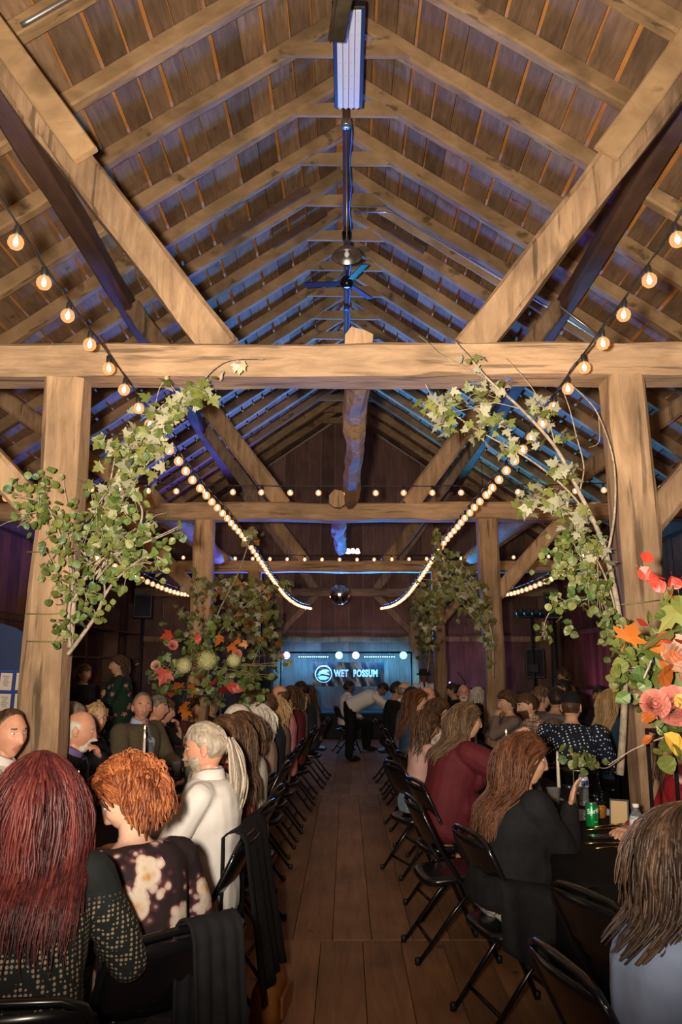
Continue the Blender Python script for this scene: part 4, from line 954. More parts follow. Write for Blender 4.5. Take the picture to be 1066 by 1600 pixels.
SKINS = {}
def skin(tone):
    k = tuple(round(c, 2) for c in tone)
    if k not in SKINS: SKINS[k] = mat('skin_%d' % len(SKINS), tone, .5, var=.10, scale=22, spec=.35, detail=3)
    return SKINS[k]
FAIR = (.60, .34, .22); RUDDY = (.62, .30, .19); TAN = (.46, .25, .15); BROWN = (.20, .10, .06); PALE = (.66, .40, .28)
EYEW = mat('eye_white', (.75, .70, .66), .2); IRIS = mat('eye_iris', (.03, .025, .02), .15); LIPF = mat('lips_rose', (.45, .13, .11), .45); LIPM = mat('lips_plain', (.42, .18, .13), .5); TEETH = mat('teeth', (.8, .77, .7), .3)
HAIRM = {}
def hairmat(c1, c2, c3):
    k = (c1, c2, c3)
    if k in HAIRM: return HAIRM[k]
    m = bpy.data.materials.new('hair_%d' % len(HAIRM)); m.use_nodes = True; nt = m.node_tree; b = nt.nodes['Principled BSDF']; L = nt.links.new
    ge = nd(nt, 'ShaderNodeAttribute'); ge.attribute_name = 'shade'; tc = nd(nt, 'ShaderNodeTexCoord'); nz = nd(nt, 'ShaderNodeTexNoise'); nz.inputs['Scale'].default_value = 60; nz.inputs['Detail'].default_value = 3; L(tc.outputs['Object'], nz.inputs['Vector'])
    ad = nd(nt, 'ShaderNodeMath', operation='MULTIPLY_ADD'); L(nz.outputs['Fac'], ad.inputs[0]); ad.inputs[1].default_value = .5; ad.inputs[2].default_value = -.25
    a2 = nd(nt, 'ShaderNodeMath', operation='ADD'); L(ad.outputs[0], a2.inputs[0]); L(ge.outputs['Fac'], a2.inputs[1])
    rp = nd(nt, 'ShaderNodeValToRGB'); e = rp.color_ramp.elements; e[0].color = (*c1, 1); e[1].color = (*c3, 1); e[0].position = .1; e[1].position = .9
    x = e.new(.5); x.color = (*c2, 1); L(a2.outputs[0], rp.inputs[0]); L(rp.outputs[0], b.inputs['Base Color']); b.inputs['Roughness'].default_value = .5; b.inputs['Specular IOR Level'].default_value = .35
    bp = nd(nt, 'ShaderNodeBump'); bp.inputs['Strength'].default_value = .5; bp.inputs['Distance'].default_value = .004; L(nz.outputs['Fac'], bp.inputs['Height']); L(bp.outputs[0], b.inputs['Normal'])
    HAIRM[k] = m; return m
HC = {'redwine': ((.016, .004, .004), (.055, .009, .009), (.13, .025, .02)), 'auburn': ((.08, .02, .007), (.20, .055, .018), (.36, .12, .04)), 'grey': ((.16, .13, .10), (.34, .28, .21), (.55, .48, .38)), 'white': ((.40, .35, .28), (.60, .54, .45), (.75, .70, .62)),
      'brown': ((.025, .012, .007), (.07, .035, .018), (.15, .08, .04)), 'dark': ((.008, .006, .005), (.02, .013, .010), (.05, .03, .02)), 'chestnut': ((.025, .009, .004), (.085, .030, .013), (.17, .07, .032)), 'blonde': ((.24, .14, .06), (.45, .29, .13), (.62, .45, .24)),
      'ltbrown': ((.045, .026, .014), (.11, .064, .034), (.22, .14, .075)), 'brunette': ((.012, .007, .005), (.038, .020, .012), (.11, .065, .04)), 'salt': ((.06, .05, .04), (.16, .13, .10), (.32, .28, .23))}
RX, RY, RZH = .074, .094, .116
def head_pt(nx, ny, nz, fem=0.0, old=0.0):
    x, y, z = RX*nx, RY*ny, RZH*nz
    t = max(0, -nz); u = max(0, nz)
    x *= (1 - (.30 + .05*fem)*t**1.4); y *= (1 - .10*t) if ny > 0 else (1 - .42*t)
    if ny < 0: y *= 1.06
    x *= 1 + .05*math.exp(-((nz-.35)/.3)**2)
    w = max(0, ny)
    if w > 0:
        ax = abs(x); g = lambda v, c, s: math.exp(-((v-c)/s)**2)
        dy = 0
        nr = min(1, max(0, (.035 - z)/.065)) if z > -.036 else max(0, 1 - (-.036 - z)/.009)
        dy += (.026 - .004*fem)*g(x, 0, .0085 + .005*nr)*nr
        dy += .006*g(ax, .011, .006)*g(z, -.029, .009)
        dy -= .0105*g(ax, .031, .016)*g(z, .014, .013)
        dy += (.005 - .003*fem)*g(z, .036, .010)*g(ax, .028, .025)
        dy += .0065*g(x, 0, .022)*(g(z, -.054, .006) + 1.05*g(z, -.067, .007))
        dy -= .003*g(x, 0, .022)*g(z, -.0605, .0035)
        dy += .009*g(x, 0, .024)*g(z, -.10, .017)
        dy += .004*g(ax, .043, .018)*g(z, -.018, .02)
        y += dy*min(1, w*2.2)
    return Vector((x, y, z))
def make_head(mb_mats, nlon, nlat, fem, Mh, c):
    """returns verts, faces, face material indices; slots 0 skin 1 white 2 iris 3 lips 4 brow"""
    v = []; f = []; mi = []
    for i in range(nlat+1):
        t = math.pi*i/nlat
        for j in range(nlon):
            a = 2*math.pi*(j+.5)/nlon + math.pi/2
            v.append(head_pt(math.sin(t)*math.cos(a), math.sin(t)*math.sin(a), math.cos(t), fem))
    for i in range(nlat):
        for j in range(nlon):
            q = (j+1) % nlon; f.append((i*nlon+j, i*nlon+nlon+j, i*nlon+nlon+q, i*nlon+q))
            m = (v[i*nlon+j] + v[i*nlon+nlon+q])/2; k = 0
            if m.y > .05:
                if abs(m.x) < .024 - abs(m.z+.06)*.9 and -.073 < m.z < -.048: k = 3
                elif .018 < abs(m.x) < .046 and .030 + .05*(.045-abs(m.x))*.3 < m.z < .0385: k = 4
            mi.append(k)
    for s in (-1, 1):       # eyeballs and ears
        e = MB(); e.ell((s*.031, RY*.765, .0135), (.0125, .0105, .0062), 10, 8); b = len(v); v += [Vector(p) for p in e.v]; f += [tuple(b+i for i in q) for q in e.f]; mi += [1]*len(e.f)
        e = MB(); e.ell((s*.031, RY*.765+.0058, .0135), (.0052, .0055, .0054), 8, 6); b = len(v); v += [Vector(p) for p in e.v]; f += [tuple(b+i for i in q) for q in e.f]; mi += [2]*len(e.f)
        e = MB(); Me = Matrix.Rotation(s*.35, 3, 'Z')
        e.ell((s*(RX+.004), -.012, -.002), (.009, .021, .032), 10, 8, Me); e.ell((s*(RX+.003), -.006, -.024), (.008, .012, .014), 8, 6, Me)
        b = len(v); v += [Vector(p) for p in e.v]; f += [tuple(b+i for i in q) for q in e.f]; mi += [0]*len(e.f)
    return [c + Mh @ p for p in v], f, mi
def make_hand(mb, W_, d, n, side, curl=.5, spread=.12):
    """palm, four unequal fingers with two bends, a thumb leaving the side of the palm"""
    W_ = Vector(W_); d = Vector(d).normalized(); n = Vector(n); n = (n - d*n.dot(d)).normalized(); x = d.cross(n)*side   # x towards the thumb
    pr = []
    for k, (o, w, th) in enumerate([(0, .026, .018), (.03, .034, .016), (.065, .041, .014), (.088, .040, .012)]): pr.append((W_ + d*o, x, n, w, th))
    loft(mb, pr, 12)
    for k, (off, L, r) in enumerate([(.030, .072, .0088), (.010, .080, .0092), (-.010, .075, .0088), (-.029, .060, .0078)]):
        b = W_ + d*.084 + x*off; dr = (d + x*(off*spread*18)).normalized(); pts = [b - dr*.02]; c = 0
        for q, fr_ in enumerate((.45, .32, .23)):
            c += curl*(.75 if q == 0 else .85); dd = (dr*math.cos(c) - n*math.sin(c)).normalized(); pts.append(pts[-1] + dd*L*fr_ + (dr*.02 if q == 0 else Vector()))
        for a, b2, r0, r1 in ((pts[0], pts[1], r, r*.97), (pts[1], pts[2], r*.97, r*.9), (pts[2], pts[3], r*.9, r*.72)): capsule(mb, a, b2, r0, r1, 7)
    b = W_ + d*.022 + x*.022; t1 = b + (d*.75 + x*.75 - n*.25).normalized()*.045; t2 = t1 + (d*.95 + x*.25 - n*.35*curl).normalized()*.032; t3 = t2 + (d*1.0 - n*.5*curl).normalized()*.024
    capsule(mb, b, t1, .014, .011, 7); capsule(mb, t1, t2, .011, .0095, 7); capsule(mb, t2, t3, .0095, .0075, 7)

def person(label, head, face, top, hair='dark', style='short', tone=FAIR, fem=0, lean=.12, bulk=1.0, yaw=0, pitch=.1, tilt=0, arms=None, sleeve='long', bottom=None, q=1, standing=False, extras=(), hlen=.25, locks=None, wave=.006, beard=None, skirt=False, twist=0,
           neck='crew', shirt=None, tie=None, glasses=False, zmax=None, seated_chair=True, chair_label=None, hvol=.012, curl=.5, smile=False, sx=0, kid=1.0, cap=None, hip=None, shoulders=1.0):
    """head = (u, v of the top, distance); face = heading of the chest in degrees, 0 away from the camera, + turning left"""
    P = at(*head); P.z -= {'curly': .022, 'bob': .016, 'long': .015, 'wavy': .018, 'updo': .014, 'short': .010}.get(style, .004)*(hvol/.012); rz = math.radians(face); r = random.Random(int(head[0]*7+head[1]))
    S = (1 - .05*fem)*kid
    seat = .455
    vox = {0: .024, 1: .017, 2: .0125, 3: .0105}[q]
    tl = .50*S                      # hip to neck base
    if not standing:
        ztop0 = seat + .075 + (tl + .235)*math.cos(lean*.9) - .02
        dz = P.z - ztop0
        tl += max(-.09, min(.10, dz/math.cos(lean)*1.0)); ztop = seat + .075 + (tl + .235)*math.cos(lean*.9) - .02
        lift = max(-.05, min(.06, P.z - ztop)); pelvis = Vector((0, 0, seat + .075 + lift)); legs0 = 0
    else:
        pelvis = Vector((0, 0, max(.7, P.z - (tl + .235)*math.cos(lean)))); 
    sp = Vector((0, math.sin(lean), math.cos(lean))); bk = Vector((0, math.cos(lean), -math.sin(lean)))
    nb = pelvis + sp*tl + Vector((sx, 0, 0)); X = Vector((1, 0, 0))
    hd = nb + sp*.075 + Vector((0, .025 + .03*math.sin(pitch), .065*1.0))
    Mh = Matrix.Rotation(yaw, 3, 'Z') @ Matrix.Rotation(-pitch, 3, 'X') @ Matrix.Rotation(tilt, 3, 'Y')
    # move so that the head sits where it is seen
    Rz = Matrix.Rotation(rz, 3, 'Z'); ho = Rz @ Vector((hd.x, hd.y, 0)); loc = Vector((P.x - ho.x, P.y - ho.y, 0))
    Rzi = Rz.inverted()
    b = bulk; shw = (.185 - .022*fem)*S*(.7+.3*b)*shoulders
    def torso(mb, inf, hem=0.0, topcut=1.0):
        R_ = [(-.04, .165+.012*fem, .125), (.0, .175+.012*fem, .135), (.12, .155-.008*fem, .12), (.24, .145-.012*fem, .112), (.36, .162-.010*fem, .12), (.44, .17-.014*fem, .112), (.485, .13-.01*fem, .09), (.505, .075, .065)]
        rg = []
        for s, rx, ry in R_:
            s2 = s*tl/.50
            if s2 > topcut*tl + .01: continue
            f_ = b if s < .4 else 1 + (b-1)*.5
            rg.append((pelvis + sp*s2 + X*(sx*s2/tl) - bk*(.012*math.sin(s*6)), X, bk, rx*S*f_ + inf, ry*S*(f_**1.2) + inf))
        loft(mb, rg)
        for s in (-1, 1): mb.ell(pelvis + sp*(tl*.90) + X*(s*shw*.80 + sx*.9), (.062*S + inf, .062*S + inf, .055*S + inf), 10, 8)
        if fem and kid > .9:
            for s in (-1, 1): mb.ell(pelvis + sp*(tl*.66) + X*(s*.068*b + sx*.7) + bk*(.085*b), (.062*b + inf, .055*b + inf, .062*b + inf), 10, 8)
        if b > 1.08: mb.ell(pelvis + sp*(tl*.28) + bk*(.05*b), (.14*b + inf, .12*b + inf, .13 + inf), 12, 8)
    # arms
    A_ = arms or ('table', 'table'); aj = []
    for i, s in enumerate((1, -1)):          # right arm is +x when facing +y
        Sh = pelvis + sp*(tl*.90) + X*(s*shw + sx*.9); spec = A_[i]
        ha = (-s*.5, .85, 0); hn = (0, 0, 1); cu = curl; pole = (s*.6, -.5, -.7)
        if spec == 'table': T = Vector((s*.17, Sh.y*.3 + .36, TZ + .045))
        elif spec == 'lap': T = Vector((s*.09, .27, seat + .19)); ha = (-s*.8, .5, -.1)
        elif spec == 'mouth': T = hd + Mh @ Vector((s*.05, .15, -.13)); ha = (-s*.5, -.2, .75); hn = (s*.6, .8, .2); cu = .8; pole = (s*.8, -.1, -.8)
        elif spec == 'chin': T = hd + Mh @ Vector((s*.075, .06, -.175)); ha = (-s*.1, .15, 1); hn = (s*1, .3, 0); cu = .35; pole = (s*.5, .6, -.9)
        elif spec == 'side': T = Sh + Vector((s*.06, .03, -.50*S)); ha = (0, .1, -1); hn = (s, 0, 0); pole = (s*.3, -1, 0)
        elif spec == 'cross': T = pelvis + sp*(tl*.55) + Vector((-s*.06, .20, .02*s)); ha = (-s*1, .1, .1); hn = (0, 1, .2); pole = (s*.9, -.2, -.6)
        else:
            T = Rzi @ (Vector(spec[0]) - loc) if spec[0] is not None else None
            if len(spec) > 1: ha = Rzi @ Vector(spec[1]); hn = Rzi @ Vector(spec[2])
            if len(spec) > 3: cu = spec[3]
            if len(spec) > 4: pole = Rzi @ Vector(spec[4])
        E, Wr = ik(Sh, T, .285*S, .255*S, pole); aj.append((Sh, E, Wr, Vector(ha), Vector(hn), cu, s))
    def arm(mb, inf, cut='hand'):
        for Sh, E, Wr, ha, hn, cu, s in aj:
            k = (.8+.2*b) if b < 1.05 else b
            if cut == 'short': M_ = Sh + (E-Sh)*.72; capsule(mb, Sh, M_, .056*S*k + inf, .052*S*k + inf*2.0); continue
            if cut == 'none': continue
            capsule(mb, Sh, E, .052*S*k + inf, .042*S*k + inf)
            if cut == 'elbow': capsule(mb, E, E + (Wr-E)*.25, .042*S*k + inf*1.6, .040*S*k + inf*2); continue
            We = Wr if cut != 'long' else Wr - (Wr-E).normalized()*.02
            capsule(mb, E, We, .043*S*k + inf, (.028 if cut != 'long' else .031)*S + inf*.9)
    # legs
    hs = (.092 if hip is None else hip)*S*b
    if standing:
        lj = [(Vector((s*hs, 0, pelvis.z-.02)), Vector((s*hs*1.05, .02, pelvis.z*.53)), Vector((s*hs, -.02, .09)), Vector((s*hs*1.1, .12, .035))) for s in (1, -1)]
    else:
        kz = seat + .055
        lj = [(Vector((s*hs, .0, pelvis.z-.01)), Vector((s*(hs+.03), .42*S, kz)), Vector((s*(hs+.02), .40*S, .10)), Vector((s*(hs+.03), .52*S, .035))) for s in (1, -1)]
    def legs(mb, inf, cut=None):
        for H, K, A, T in lj:
            capsule(mb, H, K, .082*S*b + inf, .056*S*(.6+.4*b) + inf)
            if cut == 'knee': continue
            capsule(mb, K, A, .055*S*(.6+.4*b) + inf, .038*S + inf*1.3)
            if cut is None and inf < .004: capsule(mb, A, T, .036*S, .028*S)
    mb = MB(); torso(mb, 0); arm(mb, 0); legs(mb, 0)
    capsule(mb, nb - sp*.05, hd + Vector((0, -.012, -.055)), .056*S*(.75+.25*b), .050*(1-.1*fem))
    me = remesh(mb, vox*1.9, 2)
    V = [Vector(v.co) for v in me.vertices]; Fc = [tuple(p.vertices) for p in me.polygons]; bpy.data.meshes.remove(me); MI = [0]*len(Fc)
    for Sh, E, Wr, ha, hn, cu, s in aj:
        hb = MB(); ha_ = ha; make_hand(hb, Wr - (Wr-E).normalized()*.012, ha_, hn, s, cu)
        if S < .97: hb.v = [tuple(Wr + (Vector(p)-Wr)*S) for p in hb.v]
        hm = remesh(hb, {0: .011, 1: .0085, 2: .0062, 3: .0048}[q], 1); o = len(V)
        V += [Vector(v.co) for v in hm.vertices]; Fc += [tuple(o+i for i in p.vertices) for p in hm.polygons]; MI += [0]*len(hm.polygons); bpy.data.meshes.remove(hm)
    hv, hf, hmi = make_head(None, *({0: (26, 22), 1: (38, 34), 2: (52, 46), 3: (56, 50)}[q]), fem, Mh*(1.0 if kid == 1 else .94), hd); o = len(V)
    V += hv; Fc += [tuple(o+i for i in p) for p in hf]; MI += hmi
    me = bpy.data.meshes.new('person'); me.from_pydata([tuple(p) for p in V], [], Fc); me.update(); me.shade_smooth()
    hm_ = hairmat(*HC[hair]); browm = hairmat(*HC['brown' if hair in ('dark', 'brown', 'chestnut', 'redwine') else hair])
    for m in (skin(tone), EYEW, IRIS, LIPF if fem else LIPM, browm): me.materials.append(m)
    me.polygons.foreach_set('material_index', MI)
    root = link('person', me, None, label, 'person', None, None, loc, rz)
    def fin(name, mesh, m, parent=root, smooth=True):
        mesh.materials.clear(); mesh.materials.append(m)
        if smooth: mesh.shade_smooth()
        return link(name, mesh, parent)
    def crumple(mesh, amp, sc=7, seed=0):
        n = len(mesh.vertices); co = me_np(mesh); no = np.empty(n*3); mesh.vertices.foreach_get('normal', no); no = no.reshape(-1, 3)
        d = np.array([noise.noise((p[0]*sc + seed, p[1]*sc, p[2]*sc*.8)) + .5*noise.noise((p[0]*sc*2.3, p[1]*sc*2.3 + seed, p[2]*sc*2)) for p in co])
        co = co + no*(d*amp)[:, None]; mesh.vertices.foreach_set('co', co.reshape(-1)); mesh.update()
    # clothes
    mb = MB(); inf = .013 if shirt is None else .02; torso(mb, inf); arm(mb, inf, sleeve)
    if neck == 'high': capsule(mb, nb - sp*.05, nb + sp*.035, .066*S, .056*S)
    if neck == 'collar' or shirt is not None: capsule(mb, nb - sp*.05, nb + sp*.012, .074*S, .060*S)
    tm = remesh(mb, vox*(1.15 if q < 3 else 1), 2, 'top'); crumple(tm, .009 if q > 1 else .007, 7, r.uniform(0, 50)); fin('jacket' if shirt is not None else ('dress_top' if skirt else 'shirt'), tm, top)
    chest = lambda s, h, off: pelvis + sp*(tl*h) + X*(s + sx*h) + bk*(.122*S*b**1.2 + off)
    if neck == 'collar' or shirt is not None:
        cb = MB(); cm = shirt or top; n = 16; v = []
        for k, (h, rr) in enumerate(((.02, .064), (.055, .062), (.045, .072), (.005, .082))):
            for j in range(n+1):
                a = math.radians(-70 + 320*j/n) + math.pi/2 + math.radians(40-10)
                a = math.pi/2 + math.radians(22 + 316*j/n)
                v.append(nb + sp*(h - .022*max(0, math.sin(a))) + X*(rr*S*math.cos(a)) + bk*(rr*S*math.sin(a)*.95 + .008))
        cb.raw(v, [(k*(n+1)+j, k*(n+1)+j+1, (k+1)*(n+1)+j+1, (k+1)*(n+1)+j) for k in range(3) for j in range(n)]); cb.build('collar', cm, root, True)
    def patch(name, prof, m, off):        # strip lying on the chest: (half width, height along torso)
        pb = MB(); v = []
        for w, h in prof:
            for s in (-1, -.33, .33, 1):
                base = .118 if h > .85 else .128
                p = pelvis + sp*(tl*h) + X*(s*w + sx*h); rr = np.interp(h, [0, .3, .5, .75, .9, 1.0, 1.06], [.14*b**1.2, .125*b**1.2, .118*b**1.2, .124*b**1.2, .108, .07, .066])*S
                v.append(p + bk*(rr + off + .012 - .18*abs(s*w)))
        pb.raw(v, [(k*4+j, k*4+j+1, k*4+5+j, k*4+4+j) for k in range(len(prof)-1) for j in range(3)]); pb.build(name, m, root, True)
    if shirt is not None: patch('shirt_front', [(.052, 1.0), (.06, .93), (.05, .78), (.03, .6), (.008, .42)], shirt, .012)
    if tie is not None: patch('necktie', [(.014, 1.01), (.02, .96), (.014, .93), (.024, .7), (.034, .42), (.03, .38), (.004, .33)], tie, .021)
    bm = bottom or BLACKCL
    mb = MB()
    if skirt:
        rg = []
        if standing:
            for z, rx, ry in ((pelvis.z+.1, .15, .12), (pelvis.z, .19, .15), (pelvis.z-.2, .20, .17), (pelvis.z-.45, .21, .18), (pelvis.z-.62, .225, .19)): rg.append((Vector((0, 0, z)), X, Vector((0, 1, 0)), rx*b, ry*b))
        else:
            Y = Vector((0, 0, 1))
            for y, z, rx, rz_ in ((-.12, pelvis.z, .17*b, .10), (.0, pelvis.z, .20*b, .115), (.25, seat+.07, .20*b, .10), (.42, seat+.045, .19*b, .09), (.47, seat-.02, .18*b, .08)): rg.append((Vector((0, y, z)), X, Y, rx*S, rz_*S))
            loft(mb, [(Vector((0, .42*S, seat+.05)), X, Vector((0, 1, 0)), .185*b, .07), (Vector((0, .43*S, seat-.15)), X, Vector((0, 1, 0)), .20*b, .085), (Vector((0, .43*S, seat-.28)), X, Vector((0, 1, 0)), .21*b, .095)])
        loft(mb, rg)
    else:
        legs(mb, .012, 'cloth'); loft(mb, [(pelvis + sp*(h*tl), X, bk, rx*S*b + .01, ry*S*b + .01) for h, rx, ry in ((-.12, .15, .11), (0, .176, .137), (.2, .16, .122))])
    bm_ = remesh(mb, vox*1.6, 2, 'trousers'); crumple(bm_, .008, 8, r.uniform(0, 50)); fin('skirt' if skirt else 'trousers', bm_, bm)
    for H, K, A, T in lj:
        sb = MB(); sb.ell((A+T)/2 + Vector((0, .01, -.012)), (.042*S, .115*S, .042*S), 10, 8); sb.v = [(p[0], p[1], max(.004, p[2])) for p in sb.v]; sb.build('shoe', BLACKCL, root, True)
    # hair
    hc = hd; dirs = []
    def hairline(n_):       # >0 where hair grows (head-space unit direction)
        a = n_.z - (.40 if n_.y > .45 else (.02 if n_.y > -.1 else -.42 if n_.y < -.3 else -.2))
        if -.1 < n_.y <= .45: t_ = (n_.y+.1)/.55; a = n_.z - (.02*(1-t_) + .40*t_) + (.08 if abs(n_.x) > .7 and n_.y < .15 else 0)
        if style in ('fringe', 'bald'):
            if n_.z > .42 - .25*max(0, n_.y): return -1
            if n_.y > .12: return -1
        if style == 'receding' and n_.y > -.05 and n_.z > .3 and n_.z < .98: a -= .55*max(0, n_.y + .1)*1.3
        return a
    Mhi = Mh.inverted()
    if style not in ('none',):
        nl, nt_ = {0: (24, 20), 1: (36, 30), 2: (56, 44), 3: (64, 52)}[q]; v = []; idx = {}; f = []; sh = []
        thick = {'short': .013, 'fringe': .008, 'receding': .010, 'buzz': .005, 'curly': .030, 'bob': .022, 'long': .016, 'pony': .010, 'updo': .018, 'wavy': .020, 'bald': .003}[style]*(hvol/.012)
        sd = r.uniform(0, 90)
        for i in range(nt_+1):
            t_ = math.pi*i/nt_
            for j in range(nl):
                a = 2*math.pi*(j+.5)/nl; n_ = Vector((math.sin(t_)*math.cos(a), math.sin(t_)*math.sin(a), math.cos(t_)))
                h = hairline(n_); e = max(-.25, min(1, h/.22)); p = head_pt(n_.x, min(n_.y, .9) if n_.z > .3 else n_.y, n_.z, fem)
                th = thick*(e if e > 0 else 0) - (.004 if e <= 0 else 0)
                nn = noise.noise((n_.x*5 + sd, n_.y*5, n_.z*3)); st = noise.noise((a*9 + sd, t_*2.2, 0))
                th *= 1 + (.55 if style in ('curly', 'updo') else .2)*nn + .22*st
                v.append(hc + Mh @ (p + n_*th)); sh.append(.5 + .35*st + .25*nn)
                idx[i, j] = h
        for i in range(nt_):
            for j in range(nl):
                q_ = (j+1) % nl
                if max(idx[i, j], idx[i+1, j], idx[i, q_], idx[i+1, q_]) > -.02: f.append((i*nl+j, i*nl+nl+j, i*nl+nl+q_, i*nl+q_))
        hmsh = MB().raw(v, f)
        if locks is None: locks = {'bob': 150, 'long': 200, 'wavy': 200, 'pony': 120, 'curly': 90, 'updo': 90}.get(style, 0)
        if style in ('bob', 'long', 'wavy', 'curly', 'updo', 'pony'):
            g = Vector((0, 0, -1)); rk = random.Random(int(head[0]) + 3)
            done = 0; tries = 0
            ax0 = pelvis + sp*(tl*.1); tR = .115*S*b**1.2
            while done < locks and tries < locks*6:
                tries += 1; z = rk.uniform(-.45, 1); a = rk.uniform(0, 2*math.pi); q2 = math.sqrt(max(0, 1-z*z)); n_ = Vector((q2*math.cos(a), q2*math.sin(a), z))
                if hairline(n_) < .02: continue
                done += 1
                off = thick*rk.uniform(.7, 1.25); p = head_pt(n_.x, n_.y, n_.z, fem) + n_*off
                L = hlen*rk.uniform(.72, 1.08) + (.06*max(0, n_.z) if style in ('long', 'wavy', 'bob') else 0)
                pts = [hc + Mh @ p]; vel = Mh @ Vector((n_.x*.7 + (.5*math.copysign(1, n_.x) if n_.y > .2 else 0), -.9 if n_.y > .05 else -.25, .15 - .4*(n_.z < .3)))
                step = .029 if style not in ('curly', 'updo') else .016; ns = int(L/step); ph = rk.uniform(0, 6.3); wf = rk.uniform(.7, 1.2)
                wv_ = wave*rk.uniform(.6, 1.4); x0 = pts[0].copy()
                for k in range(ns):
                    hp = Mhi @ (pts[-1] - hc); fr_ = hp.y
                    vel = vel.normalized()*(.72 if k < 2 else .5) + g*(.42 if k < 2 else .62)
                    if fr_ > -.01 and hp.z > -.14: vel += Mh @ Vector((.25*math.copysign(1, hp.x), -.5, 0))
                    if style == 'pony': 
                        kn = Mh @ Vector((0, -.115, .02)) + hc; vel = (kn - pts[-1]).normalized() if (kn - pts[-1]).length > .03 else Vector((0, -.2, -1))
                    if style in ('curly', 'updo'): vel = vel + Vector((math.sin(ph + k*1.1), math.cos(ph + k*1.1), math.sin(ph*2 + k)))*(.30 if style == 'curly' else .8)
                    p = pts[-1] + vel.normalized()*step
                    hp = Mhi @ (p - hc); e = Vector((hp.x/(RX+off), hp.y/(RY+off), hp.z/(RZH+off)))
                    if e.length < 1 and hp.z > -.10: e.normalize(); hp = Vector((e.x*(RX+off), e.y*(RY+off), e.z*(RZH+off))); p = hc + Mh @ hp
                    tt = (p - pelvis).dot(sp)
                    if tt < tl*1.02 and style != 'pony':
                        ctr = pelvis + sp*tt + X*(sx*tt/tl); dv = p - ctr; ux, uy = dv.x, dv.dot(bk); w_ = (shw*1.25 if tt > tl*.55 else .175*S*b); k_ = max(0, tt/tl - .80)
                        lim = (tR + .05)*math.sqrt(max(0, 1 - (ux/w_)**2))*max(.35, 1 - 2.6*k_)
                        if uy <= .03 and uy > -lim: p = p - bk*min(.035, uy + lim)
                        elif uy > .03 and uy < lim: p = p + bk*min(.035, lim - uy)
                    pts.append(p)
                for _ in range(2): pts = [pts[0]] + [(pts[k-1] + pts[k]*2 + pts[k+1])*.25 for k in range(1, len(pts)-1)] + [pts[-1]]
                wav = [pp + Vector((math.sin(ph + k*wf), math.cos(ph*1.3 + k*wf*.9), 0))*wv_*min(1, k/4) for k, pp in enumerate(pts)]
                r0 = ({'curly': .0040, 'updo': .006}.get(style, .0062 if q < 2 else .0044 if q < 3 else .0034))*rk.uniform(.6, 1.4)
                nseg = len(wav); rad = [r0*(.75 + .5*math.sin(min(1, (k+1)/(nseg*.5))*math.pi/2))*(1 if k < nseg*.65 else max(.12, 1 - (k/nseg-.65)/.35*.9)) for k in range(nseg)]
                b0 = len(hmsh.v); hmsh.tube(wav, rad, 4 if q < 2 else 5, cap=False, flat=.5); s_ = .5 + .55*noise.noise((n_.x*3.1 + 7, n_.y*3.1, n_.z*3.1)) + rk.gauss(0, .10); sh += [min(1, max(0, s_))]*(len(hmsh.v)-b0)
        ho_ = hmsh.build('hair', hm_, root, True); at_ = ho_.data.attributes.new('shade', 'FLOAT', 'POINT'); at_.data.foreach_set('value', sh)
        if style == 'pony':
            pm = MB(); sh2 = []; rk = random.Random(5); kn = hc + Mh @ Vector((0, -.118, .015))
            for k in range(40):
                o_ = Vector((rk.gauss(0, .008), rk.gauss(0, .006), rk.gauss(0, .006))); pts = [kn + o_]; L = rk.uniform(.8, 1.05)
                for i in range(1, 14):
                    t_ = i/13*L; pts.append(kn + o_*(1 + 2.2*math.sin(min(1, t_)*2.6)) + Mh @ Vector((0, -.035*math.sin(t_*2.4), 0)) + Vector((.004*math.sin(i+k), -.01*t_, -hlen*t_)))
                b0 = len(pm.v); pm.tube(pts, [.006*(1 - .75*max(0, i/13-.4)) for i in range(14)], 5); sh2 += [min(1, max(0, rk.gauss(.55, .2)))]*(len(pm.v)-b0)
            po = pm.build('ponytail', hm_, root, True); a2 = po.data.attributes.new('shade', 'FLOAT', 'POINT'); a2.data.foreach_set('value', sh2)
            MB().lathe([(.013, -.006), (.016, 0), (.013, .006)], 10, kn + Mh @ Vector((0, -.004, 0)), Mh @ Matrix.Rotation(math.radians(90), 3, 'X')).build('hair_tie', BLACKP, root, True)
    if beard:
        bl, bc = beard; bmb = MB(); sh = []; n1, n2 = 22, 18; v = []; f = []
        for i in range(n2+1):
            for j in range(n1+1):
                el = -.12 - .80*i/n2; a = math.radians(90) + math.radians(150)*(j/n1-.5); q2 = math.sqrt(1-el*el); n_ = Vector((q2*math.cos(a), q2*math.sin(a), el)); p = head_pt(n_.x, n_.y, n_.z, fem)
                inside = (i > 3 or (abs(j/n1-.5) < .13 and i > 2)); mouth = abs(p.x) < .022 and -.071 < p.z < -.050
                th = (.010 + .012*min(1, max(0, (i-5)/10))) if inside and not mouth else -.004
                if bl == 'goatee' and abs(p.x) > .03: th = -.004
                if i in (0, n2) or j in (0, n1): th = -.004
                v.append(hc + Mh @ (p + n_*th*(1 + .4*noise.noise((j*.9, i*.9, 3))))); sh.append(.5 + .4*noise.noise((j*1.7, i*.5, 8)))
        bmb.raw(v, [(i*(n1+1)+j, (i+1)*(n1+1)+j, (i+1)*(n1+1)+j+1, i*(n1+1)+j+1) for i in range(n2) for j in range(n1)])
